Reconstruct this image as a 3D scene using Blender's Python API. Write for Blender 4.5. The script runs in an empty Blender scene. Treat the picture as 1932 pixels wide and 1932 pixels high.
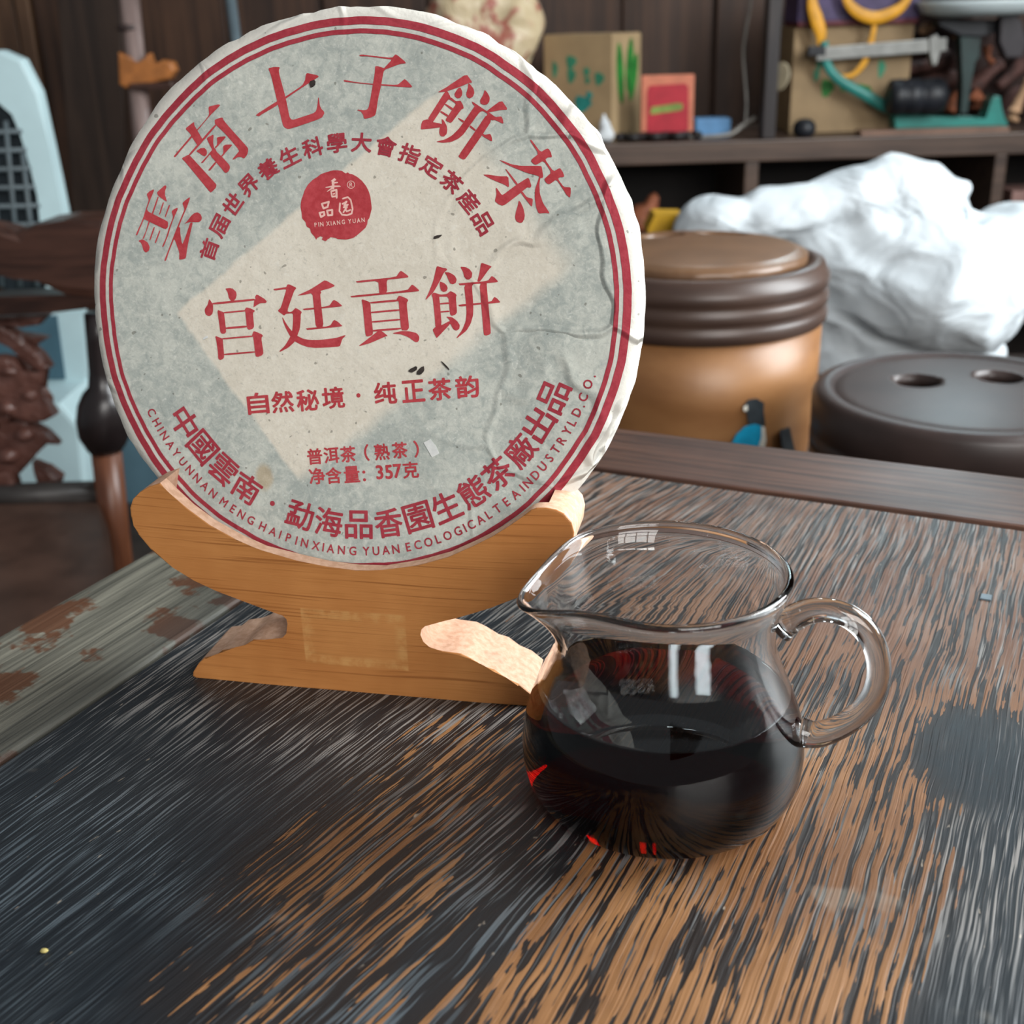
import bpy, bmesh, math, random
from mathutils import Vector, Matrix, noise as mnoise

# ---------------------------------------------------------------- camera
FPX, PITCH, ROLL, CAM_Z = 2272.068, 0.3934, -0.0296, 0.2248
scene = bpy.context.scene
COL = scene.collection
_cp, _sp = math.cos(PITCH), math.sin(PITCH)
_r, _f, _u = Vector((1, 0, 0)), Vector((0, _cp, -_sp)), Vector((0, _sp, _cp))
CR = _r * math.cos(ROLL) + _u * math.sin(ROLL)
CU = _u * math.cos(ROLL) - _r * math.sin(ROLL)
CF = _f
CO = Vector((0, 0, CAM_Z))
cam_data = bpy.data.cameras.new('camera')
cam = bpy.data.objects.new('camera', cam_data)
COL.objects.link(cam)
cam.matrix_world = Matrix(((CR.x, CU.x, -CF.x, 0), (CR.y, CU.y, -CF.y, 0), (CR.z, CU.z, -CF.z, CAM_Z), (0, 0, 0, 1)))
cam_data.sensor_width = 36
cam_data.lens = 36 * FPX / 1932
cam_data.clip_start = 0.02
cam_data.dof.use_dof = True
cam_data.dof.focus_distance = 0.395
cam_data.dof.aperture_fstop = 17.0
scene.camera = cam

# ---------------------------------------------------------------- world, light, exposure
world = bpy.data.worlds.new('room_daylight')
scene.world = world
world.use_nodes = True
world.node_tree.nodes['Background'].inputs['Color'].default_value = (0.90, 0.95, 1.0, 1)
world.node_tree.nodes['Background'].inputs['Strength'].default_value = 0.20


def area(name, loc, target, sx, sy, power, col):
    l = bpy.data.lights.new(name, 'AREA')
    l.shape = 'RECTANGLE'
    l.size, l.size_y, l.energy, l.color = sx, sy, power, col
    o = bpy.data.objects.new(name, l)
    COL.objects.link(o)
    o.location = loc
    o.rotation_euler = (Vector(target) - Vector(loc)).to_track_quat('-Z', 'Y').to_euler()
    return o


area('side_window_light', (1.75, 0.75, 0.95), (0.0, 0.40, 0.05), 1.1, 1.3, 92, (0.93, 0.98, 1.0))
area('front_window_light', (0.94, -1.90, 1.20), (0.0, 0.45, 0.1), 1.7, 1.3, 88, (1.0, 0.98, 0.95))
area('slit_window_light', (1.12, 2.90, 1.16), (0.18, 0.5, 0.0), 0.12, 0.4, 7, (0.72, 0.92, 1.0))
for x_, w_, e_ in ((0.44, 0.022, 0.5), (0.54, 0.045, 1.3)):
    area('upper_slit_window_light', (x_, 2.90, 1.42), (0.1, 0.4, 0.0), w_, 0.38, e_, (0.86, 0.96, 1.0))
scene.view_settings.view_transform = 'Standard'
scene.view_settings.look = 'None'
scene.view_settings.gamma = 1
scene.view_settings.exposure = 0.0
scene.view_settings.use_curve_mapping = False
scene.cycles.use_denoising = True
scene.cycles.max_bounces = 8
scene.cycles.diffuse_bounces = 2
scene.cycles.glossy_bounces = 3
scene.cycles.transmission_bounces = 8
scene.cycles.adaptive_threshold = 0.035
scene.cycles.transparent_max_bounces = 12

# ---------------------------------------------------------------- helpers
random.seed(7)
FLOOR = -0.75


def ray(px, py):
    return CF + CR * ((px - 966) / FPX) + CU * ((966 - py) / FPX)


def at(px, py, y):
    d = ray(px, py)
    return CO + d * (y / d.y)


def onz(px, py, z):
    d = ray(px, py)
    return CO + d * ((z - CAM_Z) / d.z)


def mm(y):
    """metres per photograph pixel at distance y"""
    return y * 1.02 / FPX


def srgb(r, g, b):
    f = lambda c: (c / 255) / 12.92 if c / 255 <= 0.04045 else ((c / 255 + 0.055) / 1.055) ** 2.4
    return (f(r), f(g), f(b), 1.0)


class Mat:
    def __init__(s, name):
        s.m = bpy.data.materials.new(name)
        s.m.use_nodes = True
        s.t = s.m.node_tree
        s.b = s.t.nodes['Principled BSDF']
        s.out = s.t.nodes['Material Output']
        s._oc = None

    def n(s, typ, inp=None, out=0, **attr):
        nd = s.t.nodes.new('ShaderNode' + typ)
        for k, v in attr.items():
            setattr(nd, k, v)
        for k, v in (inp or {}).items():
            s.set(nd.inputs[k], v)
        return nd.outputs[out]

    def set(s, sock, v):
        if isinstance(v, bpy.types.NodeSocket):
            s.t.links.new(v, sock)
        else:
            sock.default_value = v

    def p(s, **kw):
        names = dict(color='Base Color', rough='Roughness', metal='Metallic', spec='Specular IOR Level', normal='Normal',
                     trans='Transmission Weight', ior='IOR', coat='Coat Weight', coatr='Coat Roughness', sss='Subsurface Weight')
        for k, v in kw.items():
            s.set(s.b.inputs[names[k]], v)
        return s

    def oc(s):
        if s._oc is None:
            s._oc = s.n('TexCoord', out='Object')
        return s._oc

    def xyz(s, vec=None):
        nd = s.t.nodes.new('ShaderNodeSeparateXYZ')
        s.set(nd.inputs[0], vec or s.oc())
        return nd.outputs[0], nd.outputs[1], nd.outputs[2]

    def comb(s, x, y, z=0.0):
        return s.n('CombineXYZ', {0: x, 1: y, 2: z})

    def ma(s, op, a, b=0.0, c=0.0, clamp=False):
        return s.n('Math', {0: a, 1: b, 2: c}, operation=op, use_clamp=clamp)

    def ss(s, v, a, b):
        return s.n('MapRange', {'Value': v, 'From Min': a, 'From Max': b}, interpolation_type='SMOOTHSTEP')

    def noise(s, vec, scale=1.0, detail=4.0, rough=0.55, dist=0.0, out=0):
        return s.n('TexNoise', {'Vector': vec, 'Scale': scale, 'Detail': detail, 'Roughness': rough, 'Distortion': dist}, out=out)

    def sc(s, vec, x, y, z):
        return s.n('VectorMath', {0: vec, 1: (x, y, z)}, operation='MULTIPLY')

    def mix(s, f, a, b, mode='MIX'):
        nd = s.t.nodes.new('ShaderNodeMix')
        nd.data_type = 'RGBA'
        nd.blend_type = mode
        for k, v in ((0, f), (6, a), (7, b)):
            s.set(nd.inputs[k], v)
        return nd.outputs[2]

    def bump(s, h, strength=0.4, dist=0.001, normal=None):
        d = {'Height': h, 'Strength': strength, 'Distance': dist}
        if normal is not None:
            d['Normal'] = normal
        return s.n('Bump', d)


def simple(name, col, rough=0.6, var=0.12, scale=25.0, bump=0.0, spec=0.4, metal=0.0, coat=0.0):
    m = Mat(name)
    k = m.noise(m.oc(), scale, 4.0)
    dark = tuple(c * (1 - var * 2) for c in col[:3]) + (1,)
    light = tuple(min(1, c * (1 + var)) for c in col[:3]) + (1,)
    m.p(color=m.mix(m.ss(k, 0.3, 0.7), dark, light), rough=rough, spec=spec, metal=metal, coat=coat)
    if bump:
        m.p(normal=m.bump(k, bump, 0.002))
    return m.m


def wood(name, c1, c2, axis=2, rough=0.5, fine=90.0, long=3.0, spec=0.4, bump=0.25, coat=0.0):
    m = Mat(name)
    sc = [fine, fine, fine]
    sc[axis] = long
    v = m.sc(m.oc(), *sc)
    k = m.noise(v, 1.0, 5.0, 0.6, 0.6)
    k2 = m.noise(m.oc(), 6.0, 3.0)
    f = m.ma('ADD', m.ma('MULTIPLY', k, 0.75), m.ma('MULTIPLY', k2, 0.25))
    m.p(color=m.mix(m.ss(f, 0.32, 0.68), c1, c2), rough=rough, spec=spec, coat=coat)
    if bump:
        m.p(normal=m.bump(k, bump, 0.001))
    return m.m


def link(name, me, mat=None, parent=None, smooth=False):
    o = bpy.data.objects.new(name, me)
    COL.objects.link(o)
    if mat is not None:
        for x in (mat if isinstance(mat, (list, tuple)) else [mat]):
            me.materials.append(x)
    if parent is not None:
        o.parent = parent
    if smooth:
        for p in me.polygons:
            p.use_smooth = True
    return o


def mesh(name, verts, faces, mat=None, parent=None, smooth=False):
    me = bpy.data.meshes.new(name)
    me.from_pydata([tuple(v) for v in verts], [], faces)
    me.update()
    return link(name, me, mat, parent, smooth)


def from_bm(name, bm, mat=None, parent=None, smooth=False):
    bmesh.ops.recalc_face_normals(bm, faces=bm.faces)
    me = bpy.data.meshes.new(name)
    bm.to_mesh(me)
    bm.free()
    return link(name, me, mat, parent, smooth)


def tag(o, label=None, cat=None, group=None, kind=None):
    for k, v in (('label', label), ('category', cat), ('group', group), ('kind', kind)):
        if v:
            o[k] = v
    return o


def thing(name, loc, label, cat, rz=0.0, group=None):
    o = bpy.data.objects.new(name, None)
    COL.objects.link(o)
    o.empty_display_size = 0.05
    o.location = loc
    o.rotation_euler = (0, 0, rz)
    return tag(o, label, cat, group)


def bm_box(bm, c, s, bev=0.0, rot=None):
    r = bmesh.ops.create_cube(bm, size=1.0)
    vs = r['verts']
    bmesh.ops.scale(bm, vec=s, verts=vs)
    if bev:
        es = list({e for v in vs for e in v.link_edges})
        g = bmesh.ops.bevel(bm, geom=es, offset=bev, segments=2, affect='EDGES', profile=0.6)
        vs = list({v for f in g['faces'] for v in f.verts} | {v for v in vs if v.is_valid})
    if rot is not None:
        bmesh.ops.rotate(bm, cent=(0, 0, 0), matrix=rot, verts=vs)
    bmesh.ops.translate(bm, vec=c, verts=vs)


def box(name, c, s, mat, parent=None, bev=0.0, rot=None):
    bm = bmesh.new()
    bm_box(bm, c, s, bev, rot)
    return from_bm(name, bm, mat, parent)


def lathe(name, prof, mat, parent=None, seg=48, loc=(0, 0, 0), fn=None, close=False, smooth=True):
    vs, fs = [], []
    n = len(prof)
    for i in range(seg):
        a = 2 * math.pi * i / seg
        for j, (r, z) in enumerate(prof):
            p = Vector((r * math.cos(a), r * math.sin(a), z))
            if fn:
                p = fn(p, a, r, z, j)
            vs.append(p + Vector(loc))
    for i in range(seg):
        k = (i + 1) % seg
        for j in range(n if close else n - 1):
            j2 = (j + 1) % n
            fs.append((i * n + j, k * n + j, k * n + j2, i * n + j2))
    bm = bmesh.new()
    bv = [bm.verts.new(v) for v in vs]
    for f in fs:
        try:
            bm.faces.new([bv[i] for i in f])
        except ValueError:
            pass
    bmesh.ops.remove_doubles(bm, verts=bm.verts, dist=1e-6)
    bmesh.ops.dissolve_degenerate(bm, edges=bm.edges, dist=1e-7)
    return from_bm(name, bm, mat, parent, smooth)


def catmull(pts, n=6):
    pts = [Vector(p) for p in pts]
    out = []
    for i in range(len(pts) - 1):
        p0, p1, p2, p3 = pts[max(i - 1, 0)], pts[i], pts[i + 1], pts[min(i + 2, len(pts) - 1)]
        for k in range(n):
            t = k / n
            out.append(0.5 * ((2 * p1) + (p2 - p0) * t + (2 * p0 - 5 * p1 + 4 * p2 - p3) * t * t + (3 * p1 - p0 - 3 * p2 + p3) * t ** 3))
    out.append(pts[-1])
    return out


def bm_tube(bm, pts, rad, seg=10, flat=1.0, up=Vector((0, 0, 1))):
    pts = [Vector(p) for p in pts]
    rings = []
    for i, p in enumerate(pts):
        t = (pts[min(i + 1, len(pts) - 1)] - pts[max(i - 1, 0)]).normalized()
        u = up if abs(t.dot(up)) < 0.95 else Vector((1, 0, 0))
        s = t.cross(u).normalized()
        w = s.cross(t).normalized()
        r = rad(i / (len(pts) - 1)) if callable(rad) else rad
        rings.append([bm.verts.new(p + s * (r * math.cos(2 * math.pi * k / seg)) + w * (r * flat * math.sin(2 * math.pi * k / seg))) for k in range(seg)])
    for a, b in zip(rings, rings[1:]):
        for k in range(seg):
            bm.faces.new((a[k], a[(k + 1) % seg], b[(k + 1) % seg], b[k]))
    bm.faces.new(rings[0][::-1])
    bm.faces.new(rings[-1])


def tube(name, pts, rad, mat, parent=None, seg=10, flat=1.0, up=Vector((0, 0, 1))):
    bm = bmesh.new()
    bm_tube(bm, pts, rad, seg, flat, up)
    return from_bm(name, bm, mat, parent, True)


def bm_slab(bm, poly, f0, f1, mats=(0, 0)):
    """a polygon (list of 2D points) extruded between two placing functions; mats = caps, rim"""
    a = [bm.verts.new(f0(*p)) for p in poly]
    b = [bm.verts.new(f1(*p)) for p in poly]
    fa = bm.faces.new(a)
    fb = bm.faces.new(b[::-1])
    fa.material_index, fb.material_index = mats[0], mats[0]
    n = len(poly)
    for i in range(n):
        q = bm.faces.new((a[i], b[i], b[(i + 1) % n], a[(i + 1) % n]))
        q.material_index = mats[1]


def slab(name, poly, f0, f1, mat, parent=None, mats=(0, 0), bev=0.0, front=False):
    bm = bmesh.new()
    bm_slab(bm, poly, f0, f1, mats)
    bm.verts.ensure_lookup_table()
    fr_ = set(bm.verts[:len(poly)])
    if bev:
        es = [e for e in bm.edges if len(e.link_faces) == 2 and len(e.link_faces[0].verts) != len(e.link_faces[1].verts) and (not front or set(e.verts) <= fr_)]
        bmesh.ops.bevel(bm, geom=es, offset=bev, segments=2, affect='EDGES', profile=0.6)
    o = from_bm(name, bm, mat, parent)
    if mats[0] != mats[1]:
        me = o.data
        for p in me.polygons:
            p.use_smooth = p.material_index == mats[1]
        sharp = {}
        for p in me.polygons:
            for k in p.edge_keys:
                sharp.setdefault(k, []).append(p)
        for e in me.edges:
            fs_ = sharp.get(e.key, [])
            e.use_edge_sharp = len(fs_) == 2 and (fs_[0].material_index != fs_[1].material_index or fs_[0].normal.dot(fs_[1].normal) < 0.6)
    return o


def px_slab(name, pts, y, depth, mat, parent=None, bev=0.0, inv=None):
    """a flat board facing the room: its outline drawn at distance y, its real thickness behind it"""
    W = [at(px, py, y) for px, py in pts]
    if inv:
        W = [inv @ w for w in W]
    bm = bmesh.new()
    dv = (inv.to_3x3() @ Vector((0, depth, 0))) if inv else Vector((0, depth, 0))
    a = [bm.verts.new(w) for w in W]
    b = [bm.verts.new(w + dv) for w in W]
    bm.faces.new(a)
    bm.faces.new(b[::-1])
    n = len(W)
    for i in range(n):
        bm.faces.new((a[i], b[i], b[(i + 1) % n], a[(i + 1) % n]))
    if bev:
        es = [e for e in bm.edges if len(e.link_faces) == 2 and (len(e.link_faces[0].verts) > 4 or len(e.link_faces[1].verts) > 4)]
        bmesh.ops.bevel(bm, geom=es, offset=bev, segments=2, affect='EDGES', profile=0.6)
    return from_bm(name, bm, mat, parent)


def blob(name, lumps, mat, parent=None, voxel=0.012, smooth=8, disp=None):
    """several overlapping ellipsoids fused into one soft body; lumps = (centre, (rx, ry, rz), rotation about the view axis)"""
    bm = bmesh.new()
    for c, r, rot in lumps:
        g = bmesh.ops.create_icosphere(bm, subdivisions=3, radius=1.0)
        vs = g['verts']
        bmesh.ops.scale(bm, vec=r, verts=vs)
        bmesh.ops.rotate(bm, cent=(0, 0, 0), matrix=Matrix.Rotation(rot, 3, 'Y'), verts=vs)
        bmesh.ops.translate(bm, vec=c, verts=vs)
    o = from_bm(name, bm, None, parent, True)
    md = o.modifiers.new('remesh', 'REMESH')
    md.mode, md.voxel_size, md.use_smooth_shade = 'VOXEL', voxel, True
    ms = o.modifiers.new('soften', 'SMOOTH')
    ms.iterations, ms.factor = smooth, 0.6
    dg = bpy.context.evaluated_depsgraph_get()
    me = bpy.data.meshes.new_from_object(o.evaluated_get(dg))
    o.modifiers.clear()
    o.data = me
    if disp:
        nrm = [v.normal.copy() for v in me.vertices]
        for v, nn in zip(me.vertices, nrm):
            v.co = v.co + nn * disp(v.co)
    me.materials.clear()
    me.materials.append(mat)
    for p in me.polygons:
        p.use_smooth = True
    return o


def base_of(o):
    """lets a one-mesh thing keep its geometry while its origin moves to the foot of its bounds"""
    vs = [v.co for v in o.data.vertices]
    c = Vector(((min(v.x for v in vs) + max(v.x for v in vs)) / 2, (min(v.y for v in vs) + max(v.y for v in vs)) / 2, min(v.z for v in vs)))
    o.data.transform(Matrix.Translation(-c))
    o.location = c
    return o

# ---------------------------------------------------------------- room shell
M_floor = simple('dark_floor_tiles', srgb(70, 60, 54), 0.5, 0.2, 9)
M_plank = wood('dark_wall_boards', srgb(42, 26, 18), srgb(80, 54, 38), 2, 0.55, 40, 1.6)
M_plank2 = wood('brown_wall_boards', srgb(70, 48, 34), srgb(108, 80, 58), 2, 0.5, 40, 1.6)
M_white_wall = simple('white_plaster', srgb(205, 203, 196), 0.8, 0.04, 4)

tag(box('floor', (0, 0.4, FLOOR - 0.05), (6.4, 6.6, 0.1), M_floor), kind='structure')
wb = box('wall_back', (0, 3.06, 0.55), (6.4, 0.1, 2.6), M_plank)
tag(wb, kind='structure')
PX = [-2.6, -2.3, -2.02, -1.72, -1.44, -1.235, -1.10, -1.06, -0.86, -0.62, -0.40, -0.16, 0.06, 0.285, 0.50, 0.72, 0.95, 1.2, 1.45, 1.7, 2.0, 2.3, 2.6]
for i, (x0, x1) in enumerate(zip(PX, PX[1:])):
    dep = (0.022, 0.014, 0.028, 0.018)[i % 4]
    box('plank', ((x0 + x1) / 2, 3.01 - dep / 2, 0.55), (x1 - x0 - 0.008, dep, 2.6), M_plank2 if x1 < -1.05 else M_plank, wb, 0.003)

M_winframe = wood('window_frame_wood', srgb(40, 28, 22), srgb(66, 48, 38), 2, 0.5, 40, 3)
win = tag(box('window_1', (0, 0, -0.74), (1.9, 0.06, 0.08), M_winframe), kind='structure')
win.location = (0.90, -1.79, 1.20)
win.rotation_euler = (0, 0, 0.38)
for dx in (-0.9, -0.45, 0.0, 0.45, 0.9):
    box('window_bar', (dx, 0, 0), (0.05, 0.05, 1.44), M_winframe, win)
for dz in (-0.30, 0.22, 0.74):
    box('window_bar', (0, 0, dz), (1.9, 0.04, 0.05), M_winframe, win)

# ---------------------------------------------------------------- the worn table
TY = 0.4589
table = thing('tea_table', (0, 0, FLOOR), 'large worn dark wooden table with flaking black lacquer carrying the glass pitcher', 'table', -TY)
TZ = -FLOOR


def table_material():
    m = Mat('worn_lacquer_table')
    x, y, z = m.xyz()
    big = m.noise(m.oc(), 9.0, 2.0)
    # the grain fans out in the left half of the panel and runs straight in the right half
    fan = m.ma('MULTIPLY', m.ss(x, -0.30, -0.15), m.ma('SUBTRACT', 1.0, m.ss(x, -0.150, -0.095)))
    xs = m.ma('SUBTRACT', x, m.ma('MULTIPLY', m.ma('MULTIPLY', fan, 0.17), m.ma('SUBTRACT', y, 0.30)))
    xs = m.ma('ADD', xs, m.ma('MULTIPLY', m.ma('SUBTRACT', m.noise(m.oc(), 16.0, 2.0), 0.5), 0.004))
    v1 = m.comb(m.ma('MULTIPLY', xs, 640.0), m.ma('MULTIPLY', y, 15.0))
    v2 = m.comb(m.ma('MULTIPLY', xs, 1150.0), m.ma('MULTIPLY', y, 24.0))
    v3 = m.comb(m.ma('MULTIPLY', xs, 420.0), m.ma('MULTIPLY', y, 55.0), 3.7)
    g1 = m.noise(v1, 1.0, 2.0, 0.5, 0.35)
    g2 = m.noise(v2, 1.0, 2.0, 0.6)
    g3 = m.noise(v3, 1.0, 2.0, 0.6, 0.6)
    # where the lacquer has worn off down to orange-brown wood
    def ell(cx, cy, rx, ry, slope=0.0):
        dx = m.ma('DIVIDE', m.ma('SUBTRACT', m.ma('SUBTRACT', x, cx), m.ma('MULTIPLY', m.ma('SUBTRACT', y, cy), slope)), rx)
        dy = m.ma('DIVIDE', m.ma('SUBTRACT', y, cy), ry)
        return m.ma('SQRT', m.ma('ADD', m.ma('MULTIPLY', dx, dx), m.ma('MULTIPLY', dy, dy)))
    wob = m.ma('MULTIPLY', m.ma('SUBTRACT', m.noise(m.oc(), 22.0, 5.0, 0.65), 0.5), 1.1)
    w1 = m.ma('SUBTRACT', 1.0, m.ss(m.ma('ADD', ell(-0.075, 0.27, 0.072, 0.27), wob), 0.72, 1.12))
    w2 = m.ma('MULTIPLY', m.ma('SUBTRACT', 1.0, m.ss(m.ma('ADD', ell(-0.150, 0.24, 0.055, 0.14), wob), 0.45, 1.2)), 0.80)
    w3 = m.ma('MULTIPLY', m.ma('SUBTRACT', 1.0, m.ss(m.ma('ADD', ell(-0.07, 0.50, 0.20, 0.15), wob), 0.75, 1.15)), 0.93)
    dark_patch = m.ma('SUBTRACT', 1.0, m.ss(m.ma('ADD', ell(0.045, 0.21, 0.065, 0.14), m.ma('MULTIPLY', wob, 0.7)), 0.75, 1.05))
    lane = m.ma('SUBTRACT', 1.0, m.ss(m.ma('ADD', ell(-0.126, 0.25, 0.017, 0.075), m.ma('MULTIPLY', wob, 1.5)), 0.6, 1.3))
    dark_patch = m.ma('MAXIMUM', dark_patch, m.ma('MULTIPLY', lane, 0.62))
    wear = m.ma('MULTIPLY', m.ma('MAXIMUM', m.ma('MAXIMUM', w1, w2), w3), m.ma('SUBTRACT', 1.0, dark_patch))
    thr = m.ma('SUBTRACT', 0.72, m.ma('MULTIPLY', wear, 0.235))
    stripe = m.ss(m.ma('SUBTRACT', m.ma('ADD', m.ma('MULTIPLY', g1, 0.72), m.ma('MULTIPLY', g3, 0.28)), thr), -0.006, 0.008)
    lac = m.mix(m.ss(big, 0.35, 0.65), srgb(20, 27, 33), srgb(31, 36, 40))  # lacquer colour includes a slight blue of reflected window light
    lac = m.mix(m.ma('MULTIPLY', wear, 0.75), lac, srgb(36, 25, 18))
    raw = m.mix(m.ss(m.noise(m.oc(), 14.0, 4.0), 0.35, 0.65), srgb(112, 74, 43), srgb(148, 106, 68))
    raw = m.mix(m.ss(y, 0.30, 0.46), raw, m.mix(m.ss(m.noise(m.oc(), 18.0, 3.0), 0.4, 0.6), srgb(98, 66, 48), srgb(118, 88, 70)))
    col = m.mix(stripe, lac, raw)
    # grey scuffs on rubbed grain ridges; towards the far side, painted-in sheen
    zone = m.ss(m.noise(m.oc(), 13.0, 3.0, 0.6), 0.38, 0.60)
    zone = m.ma('MULTIPLY', m.ma('MULTIPLY', zone, m.ma('SUBTRACT', 1.0, m.ma('MULTIPLY', stripe, 0.7))), m.ma('ADD', 0.6, m.ma('MULTIPLY', m.ss(y, 0.16, 0.32), 0.4)))
    edge = m.ma('MULTIPLY', m.ss(y, 0.18, 0.36), m.ma('SUBTRACT', 1.0, m.ss(x, -0.24, -0.10)))
    far = m.ss(y, 0.40, 0.52)
    amount = m.ma('MAXIMUM', m.ma('MULTIPLY', zone, 0.75), m.ma('MAXIMUM', m.ma('MULTIPLY', edge, 0.75), m.ma('MULTIPLY', far, 0.5)))
    scuff_sheen = m.ma('MULTIPLY', m.ss(g2, 0.53, 0.60), amount)
    col = m.mix(scuff_sheen, col, m.mix(m.ss(y, 0.2, 0.3), srgb(104, 116, 124), srgb(146, 141, 136)))
    fleck = m.ma('MULTIPLY', m.ss(m.noise(m.comb(m.ma('MULTIPLY', xs, 420.0), m.ma('MULTIPLY', y, 150.0), 9.0), 1.0, 2.0), 0.70, 0.78), zone)
    col = m.mix(m.ma('MULTIPLY', fleck, 0.6), col, srgb(205, 190, 170))
    stain = m.ss(m.noise(m.oc(), 30.0, 3.0), 0.66, 0.74)
    col = m.mix(m.ma('MULTIPLY', stain, 0.25), col, srgb(150, 146, 136))
    h = m.ma('ADD', m.ma('MULTIPLY', g1, 0.6), m.ma('MULTIPLY', g2, 0.4))
    m.p(color=col, rough=m.ma('ADD', 0.30, m.ma('MULTIPLY', g3, 0.28)), spec=0.5, normal=m.bump(h, 0.55, 0.0011))
    return m.m


def table_frame_material():
    m = Mat('grey_weathered_frame')
    v = m.sc(m.oc(), 330.0, 7.0, 60.0)
    g = m.noise(v, 1.0, 5.0, 0.62, 0.3)
    patch = m.ss(m.noise(m.oc(), 24.0, 5.0, 0.62), 0.53, 0.58)
    col = m.mix(m.ss(g, 0.3, 0.7), srgb(58, 58, 52), srgb(132, 129, 116))
    col = m.mix(m.ma('MULTIPLY', patch, 0.9), col, m.mix(g, srgb(58, 32, 18), srgb(104, 62, 36)))
    x, y, z = m.xyz()
    col = m.mix(m.ma('MULTIPLY', m.ss(x, -0.335, -0.31), 0.55), col, srgb(44, 46, 46))
    m.p(color=col, rough=0.5, spec=0.45, normal=m.bump(g, 0.5, 0.001))
    return m.m


def table_strip_material():
    m = Mat('brown_lacquer_frame')
    v = m.sc(m.oc(), 7.0, 240.0, 60.0)
    g = m.noise(v, 1.0, 5.0, 0.6, 0.3)
    big = m.noise(m.oc(), 12.0, 4.0)
    col = m.mix(m.ss(g, 0.3, 0.7), srgb(52, 33, 26), srgb(96, 66, 52))
    col = m.mix(m.ma('MULTIPLY', m.ss(big, 0.4, 0.7), 0.35), col, srgb(38, 26, 22))
    m.p(color=col, rough=m.ma('ADD', 0.30, m.ma('MULTIPLY', big, 0.2)), spec=0.4, normal=m.bump(g, 0.3, 0.0008))
    return m.m


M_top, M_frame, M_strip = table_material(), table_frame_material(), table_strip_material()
M_gap = simple('table_underframe', srgb(30, 26, 24), 0.7)
A0, A1, A2, A3 = -0.374, -0.3045, 0.50, 0.565
B0, B1, B2, B3 = -0.245, -0.18, 0.5545, 0.6215
TH = 0.032


def tbox(name, a0, a1, b0, b1, z0, z1, mat, bev=0.002):
    return box(name, ((a0 + a1) / 2, (b0 + b1) / 2, TZ + (z0 + z1) / 2), (a1 - a0, b1 - b0, z1 - z0), mat, table, bev)


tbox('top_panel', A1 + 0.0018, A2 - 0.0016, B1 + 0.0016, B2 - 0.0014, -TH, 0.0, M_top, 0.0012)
tbox('frame_board', A0, A1 - 0.0014, B0, B3, -TH, 0.0005, M_frame)
tbox('frame_board', A2, A3, B0, B3, -TH, 0.0005, M_frame)
tbox('frame_board', A1, A2, B2 + 0.0012, B3, -TH, 0.0008, M_strip)
tbox('frame_board', A1, A2, B0, B1, -TH, 0.0008, M_strip)
tbox('underframe', A0 + 0.05, A3 - 0.05, B0 + 0.05, B3 - 0.05, -TH - 0.05, -TH + 0.003, M_gap)
for a in (A0 + 0.055, A3 - 0.055):
    for b in (B0 + 0.055, B3 - 0.055):
        tbox('leg', a - 0.03, a + 0.03, b - 0.03, b + 0.03, FLOOR, -TH, M_strip, 0.004)

M_chip = simple('grey_metal_chip', srgb(96, 108, 116), 0.4, 0.1, 200)
inv_t = Matrix.Rotation(TY, 4, 'Z')
cp_ = inv_t @ onz(1860, 1128, 0.0)
box('inlaid_chip', (cp_.x, cp_.y, TZ + 0.0002), (0.0042, 0.0050, 0.0009), M_chip, table, 0.0002)
crumb = lathe('crumb', [(0, 0), (0.0006, 0.0), (0.0009, 0.0004), (0.0006, 0.0009), (0, 0.001)], simple('straw_yellow_crumb', srgb(190, 176, 110), 0.7, 0.2, 900), None, 9)
crumb.location = onz(84, 1796, 0.0002)
crumb.scale = (1.3, 0.8, 1)
tag(crumb, 'tiny straw yellow crumb lying on the dark table at the lower left', 'crumb')

# ---------------------------------------------------------------- the wooden stand
STAND = [(-6685,7727),(-7130,7566),(-7506,7348),(-7813,7071),(-7968,6741),(-7993,6396),(-7936,6053),(-7824,5732),(-7404,5140),(-6660,4503),(-5889,4033),(-5100,3690),(-4128,3361),(-3120,3026),(-2637,2947),(-2484,2790),(-2458,2558),(-2552,2145),(-2745,1935),(-3473,1853),(-3929,1794),(-4242,1572),(-4592,1400),(-5188,1259),(-5502,989),(-5924,899),(-6213,629),(-6476,247),(-6523,63),(-6387,0),(-3585,0),(1586,0),(4304,0),(6137,0),(6263,508),(5848,853),(5382,1043),(4984,1352),(4620,1440),(4167,1716),(3804,1884),(3176,1925),(2664,2018),(2427,2240),(2329,2525),(2382,2779),(2544,2938),(3192,3117),(3660,3273),(4136,3454),(4967,3788),(6036,4284),(6871,4898),(7453,5639),(7776,6273),(7833,6750),(7748,7102),(7507,7387),(7265,7504),(6934,7560),(6600,7541),(6405,7455),(6063,7154),(5554,6764),(5058,6416),(4447,6061),(3521,5571),(2488,5206),(1168,4886),(173,4847),(-879,4917),(-1930,5100),(-3196,5351),(-4117,5738),(-5034,6232),(-5775,6794),(-6350,7370),(-6537,7569)]
YB = 0.2145


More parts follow.
